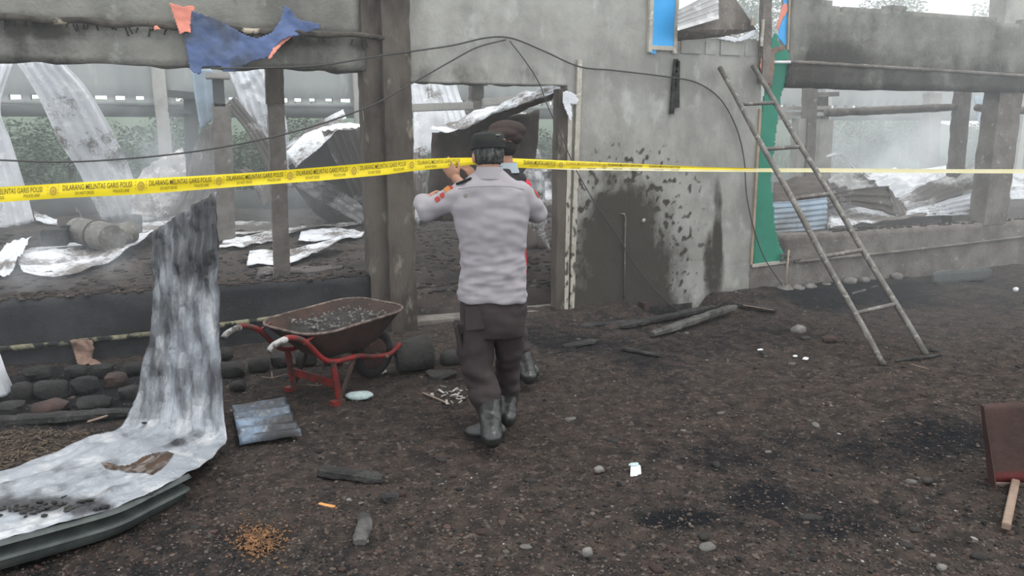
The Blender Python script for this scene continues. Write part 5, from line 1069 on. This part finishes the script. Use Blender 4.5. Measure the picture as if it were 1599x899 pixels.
def boot(root, name, ankle, heel, toe, top, rs, label=None):
    """leather boot: shaft from top down to ankle, foot from heel to toe on the ground"""
    heel, toe = Vector(heel), Vector(toe); y = (toe - heel); L = y.length; y.normalize(); x = y.cross(Vector((0, 0, 1))).normalized(); z = Vector((0, 0, 1))
    mb = MB(); mb.limb([top, Vector(top).lerp(ankle, .5), ankle], [rs, rs * .93, rs * .86], 18)
    mb.ell(heel + y * .055 + z * .06, (.042, .060, .058), (x, y, z)); mb.ell(heel + y * (L * .45) + z * .062, (.042, .09, .052), (x, y, z)); mb.ell(heel + y * (L * .68) + z * .048, (.047, .085, .040), (x, y, z)); mb.ell(heel + y * (L - .055) + z * .042, (.045, .058, .036), (x, y, z))
    b = remesh(mb, 'boot', m_boot, root, .006, 5, lambda p, n: .002 * math.sin(p.z * 120 + 3 * nz(p, 20)) * sstep(.09, .13, p.z) + .001 * nz(p, 40))
    if label: b['label'] = label
    mb = MB(); rings = []
    for zz, g in ((0, .0), (.028, .004)):
        out = []
        for k in range(28):
            q = 2 * math.pi * k / 28; c = math.cos(q); w_ = .047 + .006 * c - .010 * (1 - min(1, abs(c - -.2) * 1.6)); out.append(heel + y * (L / 2 + (L / 2 + g) * c) + x * ((w_ + g) * math.sin(q)) + z * (zz + .002))
        rings.append(out)
    mb.loft(rings); build(mb, 'sole', m_rubber, b, smooth=40)
    mb = MB()
    for k in range(6):
        p = heel + y * (L * (.66 - .05 * k)) + z * (.088 + .017 * k); mb.tube([p - x * .022, p + y * .008 + z * .006, p + x * .022], .0028, 5)
    build(mb, 'laces', m_rubber, b, smooth=True)
    return b
def wr_shirt(p, n):
    px, py = pix(p); k = sstep(330, 440, py); a = (px - 770) / 100
    d = .0135 * k * nz((p.x * .5 + p.z * .25 * a, p.y * .5, p.z * 1.9 + .35 * a * a), 11, 4) + .007 * k * nz((p.x * .6 - p.z * .5, p.y, p.z * 2.2), 17, 14)
    d += .009 * (1 - k) * nz((p.x * 1.2 + p.z, p.y, p.z * 2.2), 9, 2) + .0035 * nz(p, 22, 5)
    return d
def wr_trous(p, n):
    py = pix(p)[1]; k = sstep(520, 620, py)
    return .015 * (.3 + k) * nz((p.x * .8 + p.z * .5, p.y * .7, p.z * 1.5), 11, 3) + .011 * nz(p, 7, 7) + .003 * nz(p, 25, 2)
# ---------------- the officer seen from behind
D1 = G(770, 678).dot(FH)
d = lambda px, py, o=0.0: D(px, py, D1 + o)
r1 = empty('person', G(770, 676), 'officer in lilac-grey shirt and dark cap seen from behind, both elbows out', 'person')
hf = frame(FH * .96 - CR * .25 + Vector((0, 0, -.12)))
hc = d(762, 243, .03)
body = MB(); HP = head(body, hc, hf)
body.limb([hc - hf[2] * .05 - hf[1] * .02, d(764, 278, -.01)], [.055, .060])
def trunk(mb, rows, off=0):
    rings = []
    for y, a, b, dp, o in rows:
        A, Bq = d(a, y, o), d(b, y, o); rings.append(ellipse((A + Bq) / 2, CR, FH, (Bq - A).length / 2 - off, dp - off))
    mb.loft(rings)
TR = [(266, 744, 785, .055, .0), (276, 733, 797, .075, .0), (286, 719, 813, .09, .0), (300, 708, 827, .108, .0), (320, 704, 828, .122, .0), (345, 709, 825, .128, .0), (370, 715, 823, .125, .0), (395, 719, 821, .122, .0), (420, 719, 822, .125, .0), (445, 717, 823, .128, .0), (468, 716, 823, .132, .0)]
trunk(body, TR, .016); body.limb([d(742, 470), d(744, 545), d(756, 625, -.02), G(770, 684, .09)], [.08, .06, .042, .034]); body.limb([d(796, 470, .05), d(796, 550, .12), d(796, 620, .22), G(794, 652, .09)], [.08, .06, .042, .034])
for heel, toe in ((G(782, 688), G(742, 682)), (G(794, 656), G(780, 640))): body.limb([heel + Vector((0, 0, .05)), toe + Vector((0, 0, .04))], [.03, .026])
LS, LE, LW, LH = d(714, 306, .0), d(666, 329, .05), d(666, 310, .26), d(682, 318, .33)
RS, RE, RW, RH = d(820, 306, .0), d(841, 335, .07), d(816, 325, .30), d(796, 322, .36)
body.limb([LS, LE, LW], [.046, .040, .029]); body.limb([RS, RE, RW], [.046, .040, .029])
hand(body, LW, LH - LW, FH * -.3 - Vector((0, 0, 1)) * .2 + CR, Vector((0, 0, 1)), .7); hand(body, RW, RH - RW, CR * -1 + FH * -.2, Vector((0, 0, 1)), .7)
remesh(body, 'body', m_skin, r1, .0055, 3); face_parts(HP, hf, r1)
sh = MB(); trunk(sh, TR); sh.limb([d(722, 304), d(690, 319, .02), d(667, 329, .04)], [.075, .062, .060], 20); sh.limb([d(667, 329, .04), d(660, 315, .15)], [.060, .050], 20); sh.limb([d(812, 303), d(830, 320, .03), d(840, 334, .06)], [.072, .060, .053], 20); sh.limb([d(840, 334, .06), d(830, 331, .17)], [.053, .047], 20)
shirt = remesh(sh, 'shirt', m_shirt, r1, .0065, 6, wr_shirt)
mb = MB(); A, Bq = d(741, 277, 0), d(788, 279, 0); c0 = (A + Bq) / 2; hw = (Bq - A).length / 2
mb.loft([ellipse(c0, CR, FH, hw * 1.03, .082), ellipse(c0 + Vector((0, 0, .03)), CR, FH, hw * .96, .074), ellipse(c0 + Vector((0, 0, .062)), CR, FH, hw * .84, .066), ellipse(c0 + Vector((0, 0, .058)), CR, FH, hw * .76, .058), ellipse(c0 + Vector((0, 0, .02)), CR, FH, hw * .78, .06)])
o = build(mb, 'collar', m_shirt, shirt, smooth=50)
mb = MB(); mb.tube([d(x, y, -.112 if 730 < x < 810 else -.09) + Vector((0, 0, 0)) for x, y in ((716, 295), (740, 291), (770, 290), (800, 291), (818, 296))], .003, 6); build(mb, 'yoke_seam', m_shirt, shirt, smooth=True)
ep = MB(); ep.bar(d(737, 278, -.05), d(714, 287, -.02), .045, .012); build(ep, 'epaulette', m_dark, shirt, bevel=.003)
mb = MB(); mb.tube([d(727, 306, -.125), d(727, 306, -.140)], .011, 12); build(mb, 'button', m_iron, shirt, smooth=40)
sdir = (d(684, 307, -.03) - d(706, 292, -.03)).normalized(); sup = sdir.cross(FH).normalized()
for (x, y, w_, h_, mt) in ((700, 295, 10, 14, m_badgey), (691, 302, 7, 8, m_badge), (683, 308, 7, 8, m_badge), (706, 291, 4, 10, m_badge)):
    mb = MB(); c = d(x, y + 3, -.035); mb.box(c, (w_ / 292, .016, h_ / 292), (sdir, FH, sup)); build(mb, 'sleeve_badge', mt, shirt, bevel=.003)
mb = MB(); mb.ell(d(838, 303, .01), (.006, .02, .028), ((CR + Vector((0, 0, .5))).normalized(), FH, (Vector((0, 0, 1)) - CR * .5).normalized()), 10, 6); build(mb, 'sleeve_badge', m_badge, shirt, smooth=True)
tr = MB(); rows = [(452, 723, 816, .112, .0), (464, 720, 818, .118, .0), (478, 718, 821, .124, .0), (500, 718, 820, .124, .01), (522, 720, 818, .115, .02)]; trunk(tr, rows)
tr.limb([d(745, 505, .0), d(742, 545, .0), d(746, 580, -.005), d(757, 612, -.02), d(761, 630, -.03)], [.102, .099, .090, .084, .076], 20)
tr.limb([d(794, 505, .04), d(794, 545, .10), d(796, 585, .17), d(794, 622, .24)], [.095, .082, .070, .064], 20)
tr.ell(d(722, 548, -.02), (.035, .06, .085), (CR, FH, (0, 0, 1)))
trs = remesh(tr, 'trousers', m_trous, r1, .0065, 5, wr_trous)
mb = MB(); mb.box(d(741, 497, -.121), (.12, .012, .13)); build(mb, 'pocket', m_trous, trs, bevel=.005)
mb = MB(); mb.box(d(718, 527, -.01), (.03, .13, .17), ((CR * .98 + Vector((0, 0, .15))).normalized(), FH, (Vector((0, 0, 1)) - CR * .15).normalized())); mb.box(d(717, 510, -.01), (.036, .135, .05)); build(mb, 'cargo_pocket', m_trous, trs, bevel=.008)
boot(r1, 'boot', G(768, 683, .10), G(790, 690), G(727, 686), d(764, 628, -.03), .066); boot(r1, 'boot', G(793, 653, .10), G(797, 657), G(779, 631), d(793, 618, .23), .058)
mb = MB(); c = hc - hf[1] * .014 + hf[2] * .01; mb.ell(c, (.0825, .098, .085), hf, 26, 16); cut = MB(); hair = remesh(mb, 'hair', m_hair, r1, .006, 2, lambda p, n: .004 * nz(p, 60) + .003 * nz(p, 130) - .05 * sstep(.02, .07, (p - hc).dot(hf[1])) - .03 * sstep(-.045, -.075, (p - hc).dot(hf[2])))
cp = MB(); CPt = lambda dz, ra, rb, tl=0: ellipse(hc + hf[2] * dz - hf[1] * (.012 + tl), hf[0], hf[1], ra, rb, 30, 2.2)
cp.loft([CPt(.032, .084, .103), CPt(.070, .087, .106)]); cp.loft([CPt(.066, .088, .107), CPt(.080, .088, .107), CPt(.102, .084, .103), CPt(.113, .072, .090), CPt(.117, .04, .05)])
cap = remesh(cp, 'cap', m_cap, r1, .005, 2, lambda p, n: .002 * nz(p, 30))
mb = MB(); mb.loft([CPt(.034, .087, .106), CPt(.060, .090, .109)]); build(mb, 'cap_band', m_dark, cap, smooth=40)
mb = MB(); mb.ell(hc + hf[1] * .115 + hf[2] * .045, (.07, .055, .008), hf, 18, 6); build(mb, 'visor', m_cap, cap, smooth=True)
for a, b in ((.35, .095), (.82, .075)):  # small grey bits modelled in place of highlights on the cap back
    mb = MB(); p = hc + hf[2] * b - hf[1] * (.012 + .107 * math.cos(a)) + hf[0] * (.088 * math.sin(a)); mb.ell(p, (.016, .006, .005), hf, 8, 5); build(mb, 'cap_highlight', m_iron, cap, smooth=True)
# ---------------- the second man, half hidden behind the officer
D2 = G(828, 592).dot(FH); e = lambda px, py, o=0.0: D(px, py, D2 + o)
r2 = empty('person', G(812, 592), 'man in dark beret and red vest half hidden behind the officer, raising both hands', 'person')
hf2 = frame(CR * -.80 + FH * .55 + Vector((0, 0, -.05))); hc2 = e(782, 231, .0)
body = MB(); HP2 = head(body, hc2, hf2); body.limb([hc2 - hf2[2] * .05 - hf2[1] * .02, e(789, 270)], [.055, .060])
bx = (CR * .5 + FH * .85).normalized(); by = (FH * .5 - CR * .85).normalized()      # the trunk faces left and away
T2 = [(266, 788, .07, .06), (276, 787, .14, .085), (290, 785, .20, .11), (320, 784, .215, .125), (360, 786, .20, .125), (400, 788, .185, .12), (440, 788, .185, .12), (470, 788, .19, .125)]
def trunk2(mb, rows, off=0): mb.loft([ellipse(e(x, y), bx, by, ra - off, rb - off) for y, x, ra, rb in rows])
trunk2(body, T2, .032)
NS, NE, NW, NH = e(770, 292, -.13), e(733, 303, -.16), e(712, 279, -.14), e(698, 258, -.14)
FS, FE, FW, FN = e(795, 288, .14), e(752, 300, .1), e(741, 280, .0), e(729, 262, -.02)
body.limb([NS, NE, NW], [.055, .045, .030]); body.limb([FS, FE, FW], [.055, .045, .030])
hand(body, NW, NH - NW, FH, CR * .8 + Vector((0, 0, 1)) * .3, .55); hand(body, FW, FN - FW, FH * .4 + CR * -1, Vector((0, 0, 1)) * .5 - CR * .2 + FH * .6, .6)
body.limb([e(795, 475, .08), e(798, 530, .1), e(803, 570, .12)], [.066, .045, .032]); body.limb([e(800, 470, -.06), e(806, 530, -.02), e(814, 583, .02)], [.066, .045, .032])
remesh(body, 'body', m_skin, r2, .0055, 3); face_parts(HP2, hf2, r2)
vt = MB(); trunk2(vt, T2[2:7]); vest = remesh(vt, 'vest', m_vest, r2, .008, 4, lambda p, n: .005 * nz(p, 8))
yk = MB(); trunk2(yk, [(262, 789, .08, .07), (274, 787, .155, .095), (284, 786, .205, .118), (294, 786, .21, .12)]); yk.limb([e(798, 284, .1), e(806, 284, .02)], [.07, .075]); remesh(yk, 'yoke', m_dark, r2, .007, 5, lambda p, n: .004 * nz(p, 10))
mb = MB(); mb.limb([e(806, 283, .03), e(818, 290, .02), e(824, 310, .0)], [.055, .05, .045]); remesh(mb, 'red_shoulder', m_vest, r2, .007, 6)
mb = MB(); c0 = e(791, 262, 0); mb.loft([ellipse(c0 - Vector((0, 0, .03)), CR, FH, .085, .08), ellipse(c0 + Vector((0, 0, .035)), CR, FH, .067, .066), ellipse(c0 + Vector((0, 0, .03)), CR, FH, .058, .058), ellipse(c0 - Vector((0, 0, .02)), CR, FH, .06, .06)])
build(mb, 'collar', M('pale_blue_collar', (.36, .42, .46), rough=.8), r2, smooth=50)
sl = MB(); sl.limb([e(772, 292, -.12), NE, NE.lerp(NW, .35)], [.068, .056, .048]); sl.limb([FS, FE, FE.lerp(FW, .4)], [.068, .056, .048]); remesh(sl, 'sleeves', m_dark, r2, .007, 4)
tr = MB(); trunk2(tr, [(440, 788, .175, .115), (465, 788, .185, .12), (495, 790, .175, .12)]); tr.limb([e(800, 490, -.06), e(808, 530, -.03), e(816, 568, -.01)], [.085, .076, .068], 18); tr.limb([e(794, 490, .08), e(798, 530, .1), e(803, 566, .12)], [.085, .076, .062], 18)
remesh(tr, 'trousers', m_trous, r2, .007, 5, lambda p, n: .005 * math.sin(p.z * 60 + 4 * nz(p, 5)) + .005 * nz(p, 9))
boot(r2, 'boot', G(826, 588, .10), G(842, 594), G(798, 589), e(817, 553, -.01), .062); boot(r2, 'boot', G(808, 573, .10), G(818, 578), G(776, 574), e(803, 555, .12), .058)
bt = MB(); u, r_, f_ = hf2[2], hf2[0], hf2[1]
bt.ell(hc2 + u * .085 - f_ * .015, (.098, .118, .05), (r_, (f_ + u * .0), u), 26, 14); bt.ell(e(792, 203, .02), (.125, .10, .065), (CR, FH, (0, 0, 1)), 24, 14); bt.ell(e(800, 214, .0), (.07, .08, .055), (CR, FH, (0, 0, 1)), 20, 12)
bt.loft([ellipse(hc2 + u * z_ - f_ * .012, r_, f_, .084, .103, 26, 2.2) for z_ in (.045, .09)])
remesh(bt, 'beret', m_beret, r2, .006, 5, lambda p, n: .004 * nz(p, 12))
mb = MB(); mb.ell(hc2 - f_ * .016 + u * .008, (.081, .095, .082), hf2, 22, 14); remesh(mb, 'hair', m_hairb, r2, .006, 2, lambda p, n: .003 * nz(p, 60) - .05 * sstep(-.035, .01, (p - hc2).dot(hf2[1])) - .03 * sstep(-.045, -.08, (p - hc2).dot(hf2[2])))

# ================================================================== smoke
def vol(name, label, mb, dens, noise_s=None, col=(.86, .90, .93), loc=None, fall=None, lo=.42, hi=.72):
    m = bpy.data.materials.new(name + '_volume'); m.use_nodes = True; N = m.node_tree.nodes; L = m.node_tree.links; N.clear()
    o_ = N.new('ShaderNodeOutputMaterial'); s_ = N.new('ShaderNodeVolumeScatter'); s_.inputs['Color'].default_value = col + (1,); s_.inputs['Density'].default_value = dens; s_.inputs['Anisotropy'].default_value = .2
    L.new(s_.outputs[0], o_.inputs['Volume'])
    if noise_s:
        tc = N.new('ShaderNodeTexCoord'); n_ = N.new('ShaderNodeTexNoise'); n_.inputs['Scale'].default_value = noise_s; n_.inputs['Detail'].default_value = 3; L.new(tc.outputs['Object'], n_.inputs['Vector'])
        mr = N.new('ShaderNodeMapRange'); mr.inputs[1].default_value = lo; mr.inputs[2].default_value = hi; mr.inputs[4].default_value = dens; L.new(n_.outputs[0], mr.inputs[0])
        src = mr.outputs[0]
        if fall:
            mp = N.new('ShaderNodeMapping'); mp.inputs['Scale'].default_value = [1 / f for f in fall]; L.new(tc.outputs['Object'], mp.inputs[0])
            ln = N.new('ShaderNodeVectorMath'); ln.operation = 'LENGTH'; L.new(mp.outputs[0], ln.inputs[0])
            fr_ = N.new('ShaderNodeMapRange'); fr_.interpolation_type = 'SMOOTHSTEP'; fr_.inputs[1].default_value = 1; fr_.inputs[2].default_value = .15; L.new(ln.outputs['Value'], fr_.inputs[0])
            mu = N.new('ShaderNodeMath'); mu.operation = 'MULTIPLY'; L.new(src, mu.inputs[0]); L.new(fr_.outputs[0], mu.inputs[1]); src = mu.outputs[0]
        L.new(src, s_.inputs['Density'])
    o = build(mb, name, m, None, loc); tag(o, label, 'smoke', None, 'stuff'); return o
mb = MB(); mb.box2((-30, 3.4, -1), (40, W + 24, 9)); vol('haze', 'thin smoke haze hanging over the whole place', mb, .011, loc=(0, 3.4, 0))
mb = MB(); mb.box2((-12, W + .35, .0), (26, W + 7.7, 3.6)); vol('smoke', 'thicker drifting smoke inside the burnt building', mb, .009, loc=(4, W + 3, 0))
mb = MB(); mb.box2((X(1120, 300) , W - 2.6, -.3), (26, W + 7.9, 6)); vol('smoke', 'pale smoke drifting out on the right side of the wall', mb, .024, loc=(9, W + 2, 0))
def plume(label, c, r, dens, ns):
    mb = MB(); mb.ell((c[0], c[1], c[2]), r, None, 24, 14); vol('smoke_plume', label, mb, dens, ns, (.80, .87, .93), c, r)
c = G(215, 350, .4); plume('bluish smoke plume rising behind the big bent sheet', c + Vector((.3, -1.2, .75)), (1.1, .9, 1.3), 1.3, 1.6)
c = G(60, 430, .45); plume('low bluish smoke wisp at the left end of the ash floor', c + Vector((0, 0, .1)), (.55, .4, .4), 1.6, 3)
c = G(185, 420, .45); plume('small smoke wisp curling before the metal drum', c + Vector((0, 0, .15)), (.3, .25, .4), 1.8, 4)
c = G(430, 345, .4); plume('faint smoke behind the brick post', c + Vector((.2, -.5, .3)), (.9, .8, .7), .6, 1.8)
c = V(1390, 230, W + 2.6); plume('white smoke cloud filling the right opening', c, (1.9, 1.3, 1.1), 1.3, 1.1)
c = V(1330, 330, W + .8); plume('smoke wisp over the folded sheets on the right', c, (.8, .4, .5), 1.2, 2.2)
